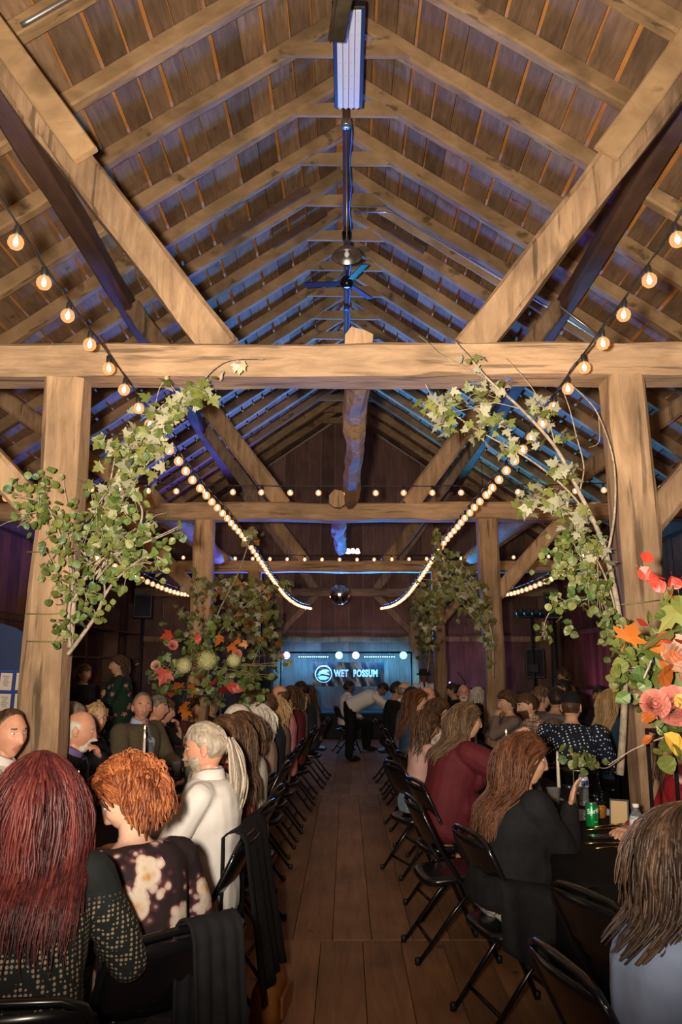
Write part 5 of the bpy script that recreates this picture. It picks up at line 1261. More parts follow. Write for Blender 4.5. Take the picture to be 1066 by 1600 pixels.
        if bl == 'long':
            rk = random.Random(9)
            for k in range(70):
                x = rk.uniform(-.045, .045); pts = []; y0 = .085 - abs(x)*.7; L = rk.uniform(.12, .24)*(1 - abs(x)*6)
                for i in range(9): t_ = i/8; pts.append(hc + Mh @ Vector((x*(1 - .35*t_), y0 + .012*math.sin(t_*3) + rk.uniform(-.002, .002), -.095)) + Vector((0, .01*t_, -L*t_)))
                b0 = len(bmb.v); bmb.tube(pts, [.007*(1 - .8*i/8) for i in range(9)], 5); sh += [min(1, max(0, rk.gauss(.5, .22)))]*(len(bmb.v)-b0)
        bo = bmb.build('beard', hairmat(*HC[bc]), root, True); a2 = bo.data.attributes.new('shade', 'FLOAT', 'POINT'); a2.data.foreach_set('value', sh)
    if glasses:
        gb = MB()
        for s in (-1, 1):
            pts = [hc + Mh @ Vector((s*.033 + .023*math.cos(a), RY + .004 - .08*abs(.023*math.cos(a)), .012 + .016*math.sin(a))) for a in [2*math.pi*i/14 for i in range(15)]]; gb.tube(pts, .0014, 5, cap=False)
            gb.tube([hc + Mh @ Vector((s*.056, RY-.002, .016)), hc + Mh @ Vector((s*(RX+.004), .03, .016)), hc + Mh @ Vector((s*(RX+.006), -.02, .012))], .0013, 5)
        gb.tube([hc + Mh @ Vector((-.011, RY+.008, .014)), hc + Mh @ Vector((0, RY+.011, .017)), hc + Mh @ Vector((.011, RY+.008, .014))], .0014, 5); gb.build('glasses', BLACKP, root, True)
    if smile:
        sm = MB(); v = []
        for k in range(2):
            for j in range(7): x = -.018 + .006*j; p = head_pt(0, 1, 0, fem); v.append(hc + Mh @ Vector((x, RY*.93 + .004 - 6*x*x, -.058 - (.009 if k else 0) + 10*x*x)))
        sm.raw(v, [(j, j+7, j+8, j+1) for j in range(6)]); sm.build('teeth', TEETH, root, True)
    if cap is not None:
        cb = MB(); prof = [(.0005, .135), (.04, .130), (.075, .105), (.092, .07), (.096, .035)]
        cb.lathe([(a, z) for a, z in prof], 20, cap=False); cb.v = [tuple(hc + Mh @ Vector((x*.90, y*1.10, z))) for x, y, z in cb.v]
        v = []
        for k in range(3):
            for j in range(11): a = math.radians(20 + 140*j/10); rr = .092 + .035*k; v.append(hc + Mh @ Vector((rr*.92*math.cos(a), (.098 + .03*k)*math.sin(a)*1.12, .04 - .012*k - .012*math.cos(a)**2)))
        cb.raw(v, [(k*11+j, k*11+j+1, k*11+12+j, k*11+11+j) for k in range(2) for j in range(10)]); cb.build('cap', cap, root, True)
    if seated_chair and not standing:
        seatc = loc + Rz @ Vector((0, .02, 0)); chair(seatc.x, seatc.y, rz, chair_label or ('black folding chair holding the ' + label))
    return root, hd, Mh, loc, Rz

# clothing materials
BLACKCL = mat('black_wool', (.008, .008, .009), .9, var=.3, scale=30, spec=.2)
WSHIRT = mat('white_shirt', (.70, .67, .63), .8, var=.05, scale=6, bump=.12); LSHIRT = mat('light_blue_shirt', (.38, .46, .66), .8, var=.05, scale=8); PURPS = mat('purple_shirt', (.13, .09, .26), .75, var=.1, scale=9)
MAROON = mat('maroon_jersey', (.10, .005, .012), .8, var=.15, scale=7, bump=.1); REDS = mat('red_sleeve', (.30, .006, .012), .75, var=.12, scale=7); NAVYS = mat('navy_suit', (.010, .014, .026), .8, var=.2, scale=20); PINKS = mat('pink_shirt', (.52, .21, .25), .8, var=.08, scale=8)
TWEED = mat('olive_tweed', (.095, .075, .042), .9, var=.35, scale=90); GREYS = mat('grey_shirt', (.11, .11, .12), .85, var=.1, scale=9); BLUEP = mat('steel_blue_shirt', (.10, .15, .27), .8, var=.1, scale=8); TEAL = mat('teal_top', (.008, .04, .085), .8, var=.15, scale=8)
BLUED = mat('dusty_blue_dress', (.24, .31, .48), .7, var=.12, scale=6, bump=.15); OCHRE = mat('ochre_top', (.28, .15, .03), .85, var=.1, scale=8); TAUPE = mat('taupe_top', (.16, .12, .10), .85, var=.1, scale=8); KHAKI = mat('tan_satin_top', (.34, .24, .20), .45, var=.25, scale=8); BLUSHT = mat('blush_dress', (.55, .33, .30), .8, var=.1, scale=8)
BLACKTOP = mat('black_top', (.010, .010, .012), .85, var=.25, scale=18, spec=.25); GREENTIE = mat('green_tie', (.05, .13, .07), .5, var=.3, scale=60); DENIM = mat('pale_denim', (.22, .32, .42), .85, var=.15, scale=40); HATF = mat('black_felt', (.01, .01, .01), .9)
def pattern(name, build, rough=.8):
    m = bpy.data.materials.new(name); m.use_nodes = True; nt = m.node_tree; b = nt.nodes['Principled BSDF']; b.inputs['Roughness'].default_value = rough; b.inputs['Specular IOR Level'].default_value = .25
    tc = nd(nt, 'ShaderNodeTexCoord'); nt.links.new(build(nt, tc.outputs['Object'], nt.links.new), b.inputs['Base Color']); return m
def floral(bg, stops, scale, thr, jit=1.0, petal=.0):
    def f(nt, co, L):
        nz = nd(nt, 'ShaderNodeTexNoise'); nz.inputs['Scale'].default_value = scale*1.6; nz.inputs['Detail'].default_value = 2; L(co, nz.inputs['Vector'])
        mx = nd(nt, 'ShaderNodeVectorMath', operation='MULTIPLY_ADD'); L(nz.outputs['Color'], mx.inputs[0]); mx.inputs[1].default_value = (.55/scale,)*3; L(co, mx.inputs[2])
        vo = nd(nt, 'ShaderNodeTexVoronoi'); vo.inputs['Scale'].default_value = scale; vo.inputs['Randomness'].default_value = jit; L(mx.outputs[0], vo.inputs['Vector'])
        rp = nd(nt, 'ShaderNodeValToRGB'); e = rp.color_ramp.elements; e[0].position = 0; e[0].color = (*stops[0][1], 1); e[1].position = stops[-1][0]; e[1].color = (*stops[-1][1], 1)
        for p, c in stops[1:-1]: x = e.new(p); x.color = (*c, 1)
        v2 = nd(nt, 'ShaderNodeTexVoronoi'); v2.inputs['Scale'].default_value = scale*3.6; L(co, v2.inputs['Vector'])
        ad = nd(nt, 'ShaderNodeMath', operation='MULTIPLY_ADD'); L(v2.outputs['Distance'], ad.inputs[0]); ad.inputs[1].default_value = .42; L(vo.outputs['Distance'], ad.inputs[2]); L(ad.outputs[0], rp.inputs[0])
        sp_ = nd(nt, 'ShaderNodeSeparateColor'); L(vo.outputs['Color'], sp_.inputs[0]); gt = nd(nt, 'ShaderNodeMath', operation='GREATER_THAN'); gt.inputs[1].default_value = thr; L(sp_.outputs[0], gt.inputs[0])
        mm = nd(nt, 'ShaderNodeMix', data_type='RGBA'); L(gt.outputs[0], mm.inputs[0]); mm.inputs[6].default_value = (*bg, 1); L(rp.outputs[0], mm.inputs[7]); return mm.outputs[2]
    return f
FLORALB = pattern('cream_rose_print', floral((.018, .010, .012), [(0, (.36, .13, .02)), (.20, (.48, .24, .06)), (.34, (.52, .41, .31)), (.52, (.56, .48, .40)), (.66, (.42, .30, .25)), (.72, (.08, .025, .03)), (.82, (.018, .010, .012))], 8.0, .10))
FLORALG = pattern('green_pink_floral', floral((.010, .035, .022), [(0, (.16, .05, .05)), (.25, (.45, .22, .2)), (.5, (.36, .16, .15)), (.56, (.010, .035, .022))], 11, .5))
FLORALR = pattern('rust_floral', floral((.10, .012, .012), [(0, (.5, .4, .3)), (.3, (.45, .22, .15)), (.5, (.10, .012, .012))], 16, .35)); FLORALT = pattern('white_green_print', floral((.55, .52, .48), [(0, (.02, .12, .09)), (.3, (.05, .2, .15)), (.45, (.5, .48, .45))], 26, .3))
def dots(nt, co, L, s, rad, bg, fg, jit=0.0):
    mp = nd(nt, 'ShaderNodeMapping'); mp.inputs['Rotation'].default_value = (.5, .35, .6); L(co, mp.inputs[0])
    vo = nd(nt, 'ShaderNodeTexVoronoi'); vo.inputs['Scale'].default_value = s; vo.inputs['Randomness'].default_value = jit; L(mp.outputs[0], vo.inputs['Vector'])
    lt = nd(nt, 'ShaderNodeMath', operation='LESS_THAN'); lt.inputs[1].default_value = rad; L(vo.outputs['Distance'], lt.inputs[0]); mm = nd(nt, 'ShaderNodeMix', data_type='RGBA'); L(lt.outputs[0], mm.inputs[0]); mm.inputs[6].default_value = (*bg, 1); mm.inputs[7].default_value = (*fg, 1); return mm.outputs[2]
SPECK = pattern('black_white_speckle', lambda nt, co, L: dots(nt, co, L, 75, .36, (.55, .53, .50), (.012, .012, .014), 1.0)); LEOP = pattern('white_patterned_blouse', lambda nt, co, L: dots(nt, co, L, 55, .3, (.55, .45, .40), (.25, .08, .06), 1.0))
DOTS = pattern('navy_white_dots', lambda nt, co, L: dots(nt, co, L, 38, .27, (.008, .016, .036), (.70, .70, .70)))
def plaid(nt, co, L, cols=((.50, .40, .30), (.06, .03, .03), (.30, .10, .06)), s=16):
    sx = nd(nt, 'ShaderNodeSeparateXYZ'); L(co, sx.inputs[0]); ad = nd(nt, 'ShaderNodeMath', operation='ADD'); L(sx.outputs[0], ad.inputs[0]); L(sx.outputs[1], ad.inputs[1]); out = None
    for src, ph in ((ad.outputs[0], 0), (sx.outputs[2], .3)):
        m1 = nd(nt, 'ShaderNodeMath', operation='MULTIPLY_ADD'); L(src, m1.inputs[0]); m1.inputs[1].default_value = s; m1.inputs[2].default_value = ph; fr_ = nd(nt, 'ShaderNodeMath', operation='FRACT'); L(m1.outputs[0], fr_.inputs[0])
        rp = nd(nt, 'ShaderNodeValToRGB'); rp.color_ramp.interpolation = 'CONSTANT'; e = rp.color_ramp.elements; e[0].position = 0; e[0].color = (*cols[0], 1); e[1].position = .45; e[1].color = (*cols[1], 1)
        for p, c in ((.62, cols[0]), (.74, cols[2]), (.86, cols[1])): x = e.new(p); x.color = (*c, 1)
        L(fr_.outputs[0], rp.inputs[0])
        if out is None: out = rp.outputs[0]
        else: mm = nd(nt, 'ShaderNodeMix', data_type='RGBA'); mm.inputs[0].default_value = .5; L(out, mm.inputs[6]); L(rp.outputs[0], mm.inputs[7]); out = mm.outputs[2]
    return out
PLAID = pattern('tan_plaid', plaid); PLAIDG = pattern('grey_plaid', lambda nt, co, L: plaid(nt, co, L, ((.10, .10, .10), (.01, .01, .01), (.05, .05, .05)), 18)); STRIPET = pattern('striped_tie', lambda nt, co, L: plaid(nt, co, L, ((.25, .25, .32), (.03, .04, .10), (.12, .12, .2)), 40))
def knit(nt, co, L):
    # open-work cardigan: pale under-layer through black mesh above, teal ladder stitches below
    vo = nd(nt, 'ShaderNodeTexVoronoi'); vo.inputs['Scale'].default_value = 80; vo.inputs['Randomness'].default_value = .12; L(co, vo.inputs['Vector'])
    lt = nd(nt, 'ShaderNodeMath', operation='LESS_THAN'); lt.inputs[1].default_value = .36; L(vo.outputs['Distance'], lt.inputs[0])
    sx = nd(nt, 'ShaderNodeSeparateXYZ'); L(co, sx.inputs[0])
    up = nd(nt, 'ShaderNodeMapRange'); up.inputs[1].default_value = .70; up.inputs[2].default_value = .80; L(sx.outputs[2], up.inputs[0])
    cap_ = nd(nt, 'ShaderNodeMapRange'); cap_.inputs[1].default_value = 1.0; cap_.inputs[2].default_value = .96; L(sx.outputs[2], cap_.inputs[0])
    m1 = nd(nt, 'ShaderNodeMath', operation='MULTIPLY'); L(up.outputs[0], m1.inputs[0]); L(cap_.outputs[0], m1.inputs[1]); m2 = nd(nt, 'ShaderNodeMath', operation='MULTIPLY'); L(m1.outputs[0], m2.inputs[0]); L(lt.outputs[0], m2.inputs[1])
    wv = nd(nt, 'ShaderNodeTexWave'); wv.inputs['Scale'].default_value = 7; wv.inputs['Distortion'].default_value = .5; L(co, wv.inputs['Vector']); g = nd(nt, 'ShaderNodeMath', operation='GREATER_THAN'); g.inputs[1].default_value = .72; L(wv.outputs['Fac'], g.inputs[0])
    w2 = nd(nt, 'ShaderNodeTexWave'); w2.bands_direction = 'Z'; w2.inputs['Scale'].default_value = 26; w2.inputs['Distortion'].default_value = 2; L(co, w2.inputs['Vector']); g2 = nd(nt, 'ShaderNodeMath', operation='GREATER_THAN'); g2.inputs[1].default_value = .5; L(w2.outputs['Fac'], g2.inputs[0])
    lo = nd(nt, 'ShaderNodeMapRange'); lo.inputs[1].default_value = .72; lo.inputs[2].default_value = .68; L(sx.outputs[2], lo.inputs[0])
    m3 = nd(nt, 'ShaderNodeMath', operation='MULTIPLY'); L(g.outputs[0], m3.inputs[0]); L(g2.outputs[0], m3.inputs[1]); m4 = nd(nt, 'ShaderNodeMath', operation='MULTIPLY'); L(m3.outputs[0], m4.inputs[0]); L(lo.outputs[0], m4.inputs[1])
    a = nd(nt, 'ShaderNodeMix', data_type='RGBA'); L(m2.outputs[0], a.inputs[0]); a.inputs[6].default_value = (.010, .012, .012, 1); a.inputs[7].default_value = (.24, .19, .13, 1)
    b2 = nd(nt, 'ShaderNodeMix', data_type='RGBA'); L(m4.outputs[0], b2.inputs[0]); L(a.outputs[2], b2.inputs[6]); b2.inputs[7].default_value = (.03, .15, .15, 1); return b2.outputs[2]
KNIT = pattern('openwork_knit', knit, .9)
# ------------------------------------------------------------------ the guests
Lf, Rt = 90, -90          # chest headings: towards the seating chart wall / towards the light stand wall
# seating chart side, along the aisle
person('wine red long haired woman in a black openwork cardigan', (62, 1198, 2.36), 12, KNIT, 'redwine', 'long', FAIR, 1, .22, 1.12, yaw=.15, pitch=.1, q=3, hlen=.36, locks=2000, wave=.005, hvol=.013, chair_label='black folding chair under the wine red haired woman')
person('curly auburn haired older woman in a cream rose print blouse', (205, 1202, 2.82), 38, FLORALB, 'auburn', 'curly', PALE, 1, .26, .98, yaw=.92, pitch=.5, q=3, locks=1300, hlen=.095, hvol=.0125, sleeve='elbow', skirt=True, arms=('table', 'table'), chair_label='black folding chair under the curly auburn haired woman')
person('bearded ponytailed man in a white shirt and green tie', (322, 1142, 3.92), 84, WSHIRT, 'grey', 'pony', RUDDY, 0, -.02, 1.05, yaw=.0, pitch=.18, q=3, hlen=.30, beard=('long', 'grey'), neck='collar', tie=GREENTIE, chair_label='black folding chair with a black jacket hung on its back')
person('long haired brunette woman in a rust floral dress', (356, 1127, 4.75), 82, FLORALR, 'brown', 'long', FAIR, 1, .02, 1.0, yaw=.1, pitch=.2, q=2, hlen=.36, locks=700, wave=.005)
person('woman in a white and green print dress', (378, 1122, 5.35), 84, FLORALT, 'brown', 'bob', FAIR, 1, .02, 1.0, pitch=.2, q=1, hlen=.16)
person('white haired man in a steel blue shirt', (372, 1110, 5.95), 86, BLUEP, 'white', 'short', RUDDY, 0, .02, 1.08, pitch=.2, q=2, hvol=.016)
person('white haired woman in a tan satin top', (402, 1108, 6.65), 86, KHAKI, 'white', 'bob', FAIR, 1, .02, 1.0, pitch=.1, q=1, hlen=.15)
person('dark haired man in a navy suit jacket', (413, 1088, 7.35), 86, NAVYS, 'brown', 'short', FAIR, 0, .02, 1.05, yaw=.1, pitch=.05, q=2, hvol=.018, shirt=WSHIRT)
person('blonde woman between the navy suit and the pink shirt', (428, 1094, 8.0), 86, TAUPE, 'blonde', 'bob', FAIR, 1, .02, .95, pitch=.1, q=1, hlen=.16)
person('balding man in a pink shirt', (437, 1077, 8.65), 88, PINKS, 'brown', 'fringe', RUDDY, 0, .02, 1.08, pitch=.1, q=2, neck='collar')
person('brown haired woman in a maroon top beyond the pink shirt', (455, 1077, 9.6), 86, MAROON, 'brown', 'bob', FAIR, 1, .02, 1.0, pitch=.1, q=1, hlen=.16)
person('fair haired woman beside the maroon top', (462, 1081, 10.4), 86, TAUPE, 'blonde', 'bob', FAIR, 1, .02, .95, pitch=.1, q=0, hlen=.16, locks=40)
person('dark haired man in a dark suit near the stage', (470, 1069, 11.2), 86, NAVYS, 'dark', 'short', TAN, 0, .12, 1.05, pitch=.05, q=0, shirt=WSHIRT)
person('long haired brunette woman last at the row near the stage', (481, 1074, 12.1), 86, TAUPE, 'brown', 'long', FAIR, 1, .12, .95, pitch=.05, q=0, hlen=.35, locks=60)
# seating chart side, far side of the table
person('grinning man in white shirt and striped tie', (14, 1122, 4.02), -78, WSHIRT, 'brown', 'receding', RUDDY, 0, .12, 1.05, yaw=-.75, pitch=.05, q=2, neck='collar', tie=STRIPET)
person('bald goateed man in black suit and purple shirt', (124, 1121, 5.0), -80, BLACKCL, 'white', 'fringe', RUDDY, 0, .22, 1.08, yaw=.05, pitch=.22, q=2, shirt=PURPS, tie=STRIPET, beard=('goatee', 'white'), arms=('table', 'mouth'))
person('grey brown haired man hidden behind the bald man', (112, 1106, 5.68), -85, BLACKCL, 'salt', 'short', FAIR, 0, .1, 1.0, q=1)
person('short blonde haired woman in glasses and a black top', (150, 1106, 6.35), -95, BLACKTOP, 'blonde', 'updo', FAIR, 1, .12, 1.08, yaw=-.72, pitch=.0, q=2, glasses=True, hlen=.06, locks=70, hvol=.008)
person('grey haired man in an olive tweed jacket and patterned tie', (222, 1090, 7.0), -122, TWEED, 'salt', 'receding', RUDDY, 0, .08, 1.22, yaw=-.55, pitch=0, q=2, shirt=LSHIRT, tie=STRIPET, arms=('table', 'table'))
person('older man in profile beside the tweed jacket', (246, 1092, 7.8), -88, BLACKTOP, 'salt', 'short', RUDDY, 0, .14, 1.05, yaw=.0, pitch=.05, q=1)
person('woman in black lifting a hand to her face', (258, 1098, 8.5), -86, BLACKTOP, 'ltbrown', 'bob', FAIR, 1, .15, 1.0, pitch=.12, q=1, arms=('table', 'mouth'), sleeve='short', hlen=.13)
person('dark haired person in maroon behind the tall flowers', (300, 1095, 9.2), -88, MAROON, 'dark', 'short', TAN, 0, .12, 1.1, pitch=.05, q=1)
person('dark haired person in black farther behind the tall flowers', (332, 1090, 10.2), -88, BLACKTOP, 'dark', 'short', TAN, 0, .12, 1.05, pitch=.05, q=0)
# standing by the shelving
person('standing woman with folded arms in a green floral dress', (184, 1026, 10.3), 105, FLORALG, 'brown', 'bob', FAIR, 1, .05, 1.22, yaw=.15, pitch=0, q=2, standing=True, skirt=True, bottom=FLORALG, arms=('cross', 'cross'), sleeve='elbow', hlen=.16, locks=90)
person('dim standing person in dark clothes behind the pale post', (132, 1040, 10.9), -120, BLACKTOP, 'ltbrown', 'bob', TAN, 1, .05, 1.05, pitch=.05, q=1, standing=True, arms=('side', 'side'), hlen=.12)
# light stand side, along the aisle
r1 = person('brunette woman in a dusty blue off shoulder dress', (1068, 1280, 2.16), -82, BLUED, 'brunette', 'wavy', TAN, 1, .12, 1.08, yaw=-.1, pitch=.12, q=3, hlen=.21, locks=1500, wave=.007, sleeve='none', skirt=True, bottom=BLUED, hvol=.008, seated_chair=False)
chair(.78, 2.36, math.radians(-78), 'black folding chair under the dusty blue dress')
chair(1.02, 3.02, math.radians(-68), 'empty black folding chair between the dusty blue dress and the black cardigan')
chair(.60, 4.95, math.radians(-82), 'empty black folding chair between the black cardigan and the maroon dress')
r4 = person('auburn haired woman in a long black cardigan and speckled trousers', (820, 1157, 4.05), -76, BLACKTOP, 'chestnut', 'wavy', FAIR, 1, .16, 1.36, yaw=-.25, pitch=.08, q=3, hlen=.36, locks=1500, wave=.006, bottom=SPECK, arms=((Vector((1.09, 4.08, .93)), Vector((.25, .0, 1)), Vector((-.9, .5, .2)), .22, Vector((-.2, -.6, -1))), 'lap'), hvol=.013, chair_label='black folding chair with the long black cardigan hanging over it')
person('wavy haired woman in glasses and a maroon dress', (729, 1106, 5.75), -78, MAROON, 'ltbrown', 'wavy', FAIR, 1, .26, 1.38, yaw=-.1, pitch=.05, q=3, hlen=.30, locks=800, wave=.008, sleeve='short', skirt=True, bottom=MAROON, glasses=True, arms=((Vector((1.12, 5.55, 1.12)), Vector((.5, .1, .7)), Vector((-.6, 0, .7)), .7, Vector((.1, -.5, -1))), 'table'), chair_label='black folding chair under the maroon dress')
person('small girl in blush pink with a white hair ribbon', (667, 1116, 6.75), -70, BLUSHT, 'brown', 'long', FAIR, 1, .15, .82, yaw=-.1, pitch=.3, q=2, hlen=.28, locks=120, kid=.85, sleeve='short', skirt=True, bottom=DENIM)
person('dark haired woman hiding her mouth behind a hand', (684, 1097, 7.5), -76, LEOP, 'brown', 'wavy', FAIR, 1, .2, 1.0, yaw=-.15, pitch=.3, q=2, hlen=.34, locks=120, arms=('mouth', 'table'))
person('long dark haired woman in a patterned dark top', (652, 1082, 8.5), -84, TEAL, 'chestnut', 'long', FAIR, 1, .12, 1.0, yaw=-.1, pitch=.05, q=2, hlen=.38, locks=400)
person('bald man beside the long dark haired woman', (667, 1078, 9.3), -86, NAVYS, 'salt', 'fringe', RUDDY, 0, .14, 1.05, pitch=.1, q=1)
person('dark haired person between two bald men', (643, 1078, 10.0), -86, GREYS, 'dark', 'short', TAN, 0, .14, 1.0, pitch=.1, q=0)
person('bald man in glasses and black jacket', (632, 1071, 10.7), -88, BLACKCL, 'salt', 'fringe', RUDDY, 0, .1, 1.12, pitch=.05, q=1, glasses=True, shirt=WSHIRT)
person('dark haired man last at the row beside the waiter', (620, 1069, 11.8), -86, BLACKCL, 'dark', 'short', TAN, 0, .12, 1.05, pitch=.1, q=0)
person('man in a white shirt seated sideways before the stage', (545, 1067, 15.6), -75, WSHIRT, 'dark', 'short', BROWN, 0, .05, 1.05, yaw=.1, pitch=.05, q=1, neck='collar', arms=('lap', 'lap'))
person('waiter in a white shirt bending over the table', (597, 1076, 14.2), -80, WSHIRT, 'dark', 'short', BROWN, 0, 1.15, 1.05, pitch=1.0, q=2, standing=True, arms=((Vector((.98, 14.0, .80)),), (Vector((.95, 14.35, .80)),)), neck='collar')
r2 = person('man in black hat, white shirt and braces', (662, 1050, 16.9), 180, WSHIRT, 'dark', 'buzz', BROWN, 0, .02, 1.1, pitch=.15, q=2, standing=True, neck='collar', tie=BLACKCL, arms=('lap', 'lap'))
# light stand side, far side of the table
r3 = person('smiling woman in a red sleeved top', (1052, 1138, 4.12), 100, REDS, 'ltbrown', 'long', FAIR, 1, .32, 1.0, yaw=.85, pitch=.02, q=3, hlen=.22, locks=260, smile=True, arms=('table', 'chin'), chair_label='black folding chair under the red sleeved woman')
person('bearded man in a tan plaid shirt', (823, 1089, 7.95), 92, PLAID, 'brown', 'short', FAIR, 0, .2, 1.12, pitch=.25, q=2, neck='collar', beard=('short', 'brown'), hvol=.009)
person('dark haired woman in a taupe top with clasped hands', (792, 1084, 8.85), 90, TAUPE, 'brown', 'bob', FAIR, 1, .02, 1.0, pitch=.15, q=2, hlen=.13, arms=('mouth', 'mouth'), locks=90)
person('white bearded man with sunglasses pushed up on his head', (724, 1074, 11.2), 150, BLACKTOP, 'salt', 'bald', RUDDY, 0, .1, 1.12, yaw=.4, pitch=.05, q=2, beard=('short', 'white'), glasses=True)
person('white haired woman turned away behind the bearded man', (747, 1078, 12.0), -60, BLACKTOP, 'white', 'bob', FAIR, 1, .12, 1.05, pitch=.05, q=1, hlen=.16)
person('dark haired man leaning behind the bearded man', (707, 1071, 12.9), 70, BLACKTOP, 'dark', 'short', TAN, 0, .18, 1.0, pitch=.2, q=1)
person('brown haired person behind the plaid shirt', (770, 1082, 11.4), 90, GREYS, 'brown', 'short', FAIR, 0, .15, 1.0, pitch=.1, q=0)
# outer table
person('broad man in a dark cap and navy polka dot shirt', (892, 1090, 6.75), -28, DOTS, 'brown', 'buzz', FAIR, 0, .12, 1.30, yaw=-.1, pitch=.1, q=3, cap=BLACKTOP, arms=('table', 'table'))
person('long blonde haired woman in a teal top', (955, 1082, 8.4), -62, TEAL, 'blonde', 'long', FAIR, 1, .1, 1.05, yaw=-.2, pitch=.05, q=2, hlen=.34, locks=480)
person('dark haired man facing the candle at the outer table', (936, 1076, 10.0), 165, BLACKTOP, 'dark', 'short', TAN, 0, .1, 1.05, pitch=.1, q=1, shirt=WSHIRT)
person('curly haired woman behind the plaid shirt at the outer table', (846, 1078, 9.0), -70, PLAIDG, 'ltbrown', 'updo', FAIR, 1, .1, 1.0, yaw=-.2, pitch=.05, q=1, hlen=.1)
person('dark haired man in a grey shirt at the outer table', (868, 1080, 8.2), -50, GREYS, 'dark', 'short', TAN, 0, .12, 1.0, yaw=.9, pitch=.1, q=1)
person('man in profile behind the dark cap', (878, 1066, 11.0), 80, GREYS, 'dark', 'short', TAN, 0, .12, 1.0, pitch=.1, q=1)
person('woman in an ochre top standing by the loudspeakers', (880, 1046, 13.0), 60, OCHRE, 'brown', 'updo', TAN, 1, .15, .95, pitch=.15, q=1, standing=True, arms=('cross', 'cross'), hlen=.08)
person('young boy beside the navy polka dot shirt', (866, 1130, 7.35), 60, PLAIDG, 'ltbrown', 'short', FAIR, 0, .15, .85, yaw=.3, pitch=.2, q=1, kid=.82)

# the black cardigan's long front falling over the auburn haired woman's thigh
root, hd, Mh, loc, Rz = r4
v = []; nu, nv = 16, 14
for a in range(nu+1):
    for b in range(nv+1):
        y = -.16 + .60*a/nu; t_ = b/nv
        if t_ < .35: x = .04 + .20*t_/.35; z = .64 + .03*math.sin(t_/.35*1.57) - .10*(a/nu)
        else: x = .25 + .03*math.sin(a*1.3)*t_ + .02*t_; z = .655 - .10*(a/nu) - (t_-.35)/.65*(.36 - .30*abs(a/nu-.5)**1.5)
        v.append((x + .008*math.sin(a*2.1), y, z))
cg = MB().raw(v, [(a*(nv+1)+b, (a+1)*(nv+1)+b, (a+1)*(nv+1)+b+1, a*(nv+1)+b+1) for a in range(nu) for b in range(nv)]).build('cardigan_front', BLACKTOP, root, True)
cg.modifiers.new('t', 'SOLIDIFY').thickness = .008
# hat and braces for the man on stage; ribbon for the girl
root, hd, Mh, loc, Rz = r2
h = MB().lathe([(.155, .05), (.158, .056), (.10, .064), (.098, .13), (.085, .155), (.03, .150), (.001, .148)], 20, cap=False); h.v = [tuple(hd + Mh @ Vector(p)) for p in h.v]; h.build('hat', HATF, root, True)

for s in (-1, 1):
    MB().tube([hd + Vector((s*.075, -.02, -.155)), hd + Vector((s*.085, .085, -.20)), hd + Vector((s*.08, .155, -.33)), hd + Vector((s*.075, .16, -.55))], .011, 5, flat=.4).build('brace_strap', BLACKCL, root, True)

bpy.data.scenes.remove(SC2)
# ------------------------------------------------------------------ things on the tables
TT = TZ + .0085
def on(u, v, z=TT):
    a = (u - 541)/F_PX; b = (800 - v)/F_PX; d = Vector((a, math.cos(PIT) - b*math.sin(PIT), math.sin(PIT) + b*math.cos(PIT)))
    p = Vector((0, 0, CAMH)) + d*((z - CAMH)/d.z); return p
ri = random.Random(99)
def candle(p, h, label, holder=True, group=None, lit=True):
    t = thing('taper_candle', label, 'candle', p, 0, group)
    if holder: MB().lathe([(.032, 0), (.034, .004), (.012, .012), (.010, .03), (.016, .045), (.014, .05), (.012, .045)], 14).build('holder', GLASS, t, True)
    z = .03 if holder else 0
    MB().lathe([(.0115, z), (.0105, z+h*.6), (.0075, z+h-.006), (.002, z+h)], 10).build('wax', WAX, t, True)
    MB().tube([(0, 0, z+h-.002), (0, .001, z+h+.010)], .001, 4).build('wick', INK, t)
    if lit: link('flame', FLAMEM, t, loc=(0, 0, z+h+.007))
    return t
def votive(p, label, m=AMBER, group=None):
    t = thing('votive_candle', label, 'candle', p, 0, group)
    MB().lathe([(.024, 0), (.028, .004), (.032, .05), (.034, .062), (.031, .062), (.028, .01), (.001, .008)], 14, cap=False).build('glass', m, t, True)
    MB().lathe([(.024, .009), (.025, .026), (.001, .027)], 12).build('wax', WAX, t, True); link('flame', FLAMEM, t, loc=(0, 0, .028))
def cup(p, label, m=None, fill=.6, h=.115):
    t = thing('plastic_cup', label, 'cup', p)
    MB().lathe([(.027, 0), (.029, .002), (.040, h), (.042, h+.002), (.039, h), (.027, .006), (.001, .005)], 18, cap=False).build('cup_wall', PLAST, t, True)
    if m is not None: MB().lathe([(.026, .007), (.026+.011*fill, h*fill), (.001, h*fill)], 16).build('drink', m, t, True)
def bottle(p, label):
    t = thing('water_bottle', label, 'bottle', p)
    prof = [(.002, .004), (.024, .0), (.031, .006)]
    for k in range(6): prof += [(.031, .02+k*.014), (.029, .027+k*.014)]
    prof += [(.031, .11), (.031, .155), (.028, .168), (.016, .19), (.0125, .198), (.0125, .208)]
    MB().lathe(prof, 18).build('bottle_body', PLAST, t, True)
    MB().lathe([(.0135, .205), (.0145, .206), (.0145, .220), (.001, .221)], 14).build('cap', WHITE, t, True)
    MB().lathe([(.0314, .112), (.0318, .114), (.0318, .153), (.0314, .155)], 20, cap=False).build('label_wrap', WHITE, t, True)
    lb = MB()
    for a0, a1 in ((-2.2, -1.45), (-1.3, -.7)):
        v = []
        for k in range(6): a = a0 + (a1-a0)*k/5; v += [(.0321*math.cos(a), .0321*math.sin(a), .118), (.0321*math.cos(a), .0321*math.sin(a), .149)]
        lb.raw(v, [(2*k, 2*k+2, 2*k+3, 2*k+1) for k in range(5)])
    lb.build('label_print', LBLUE, t)
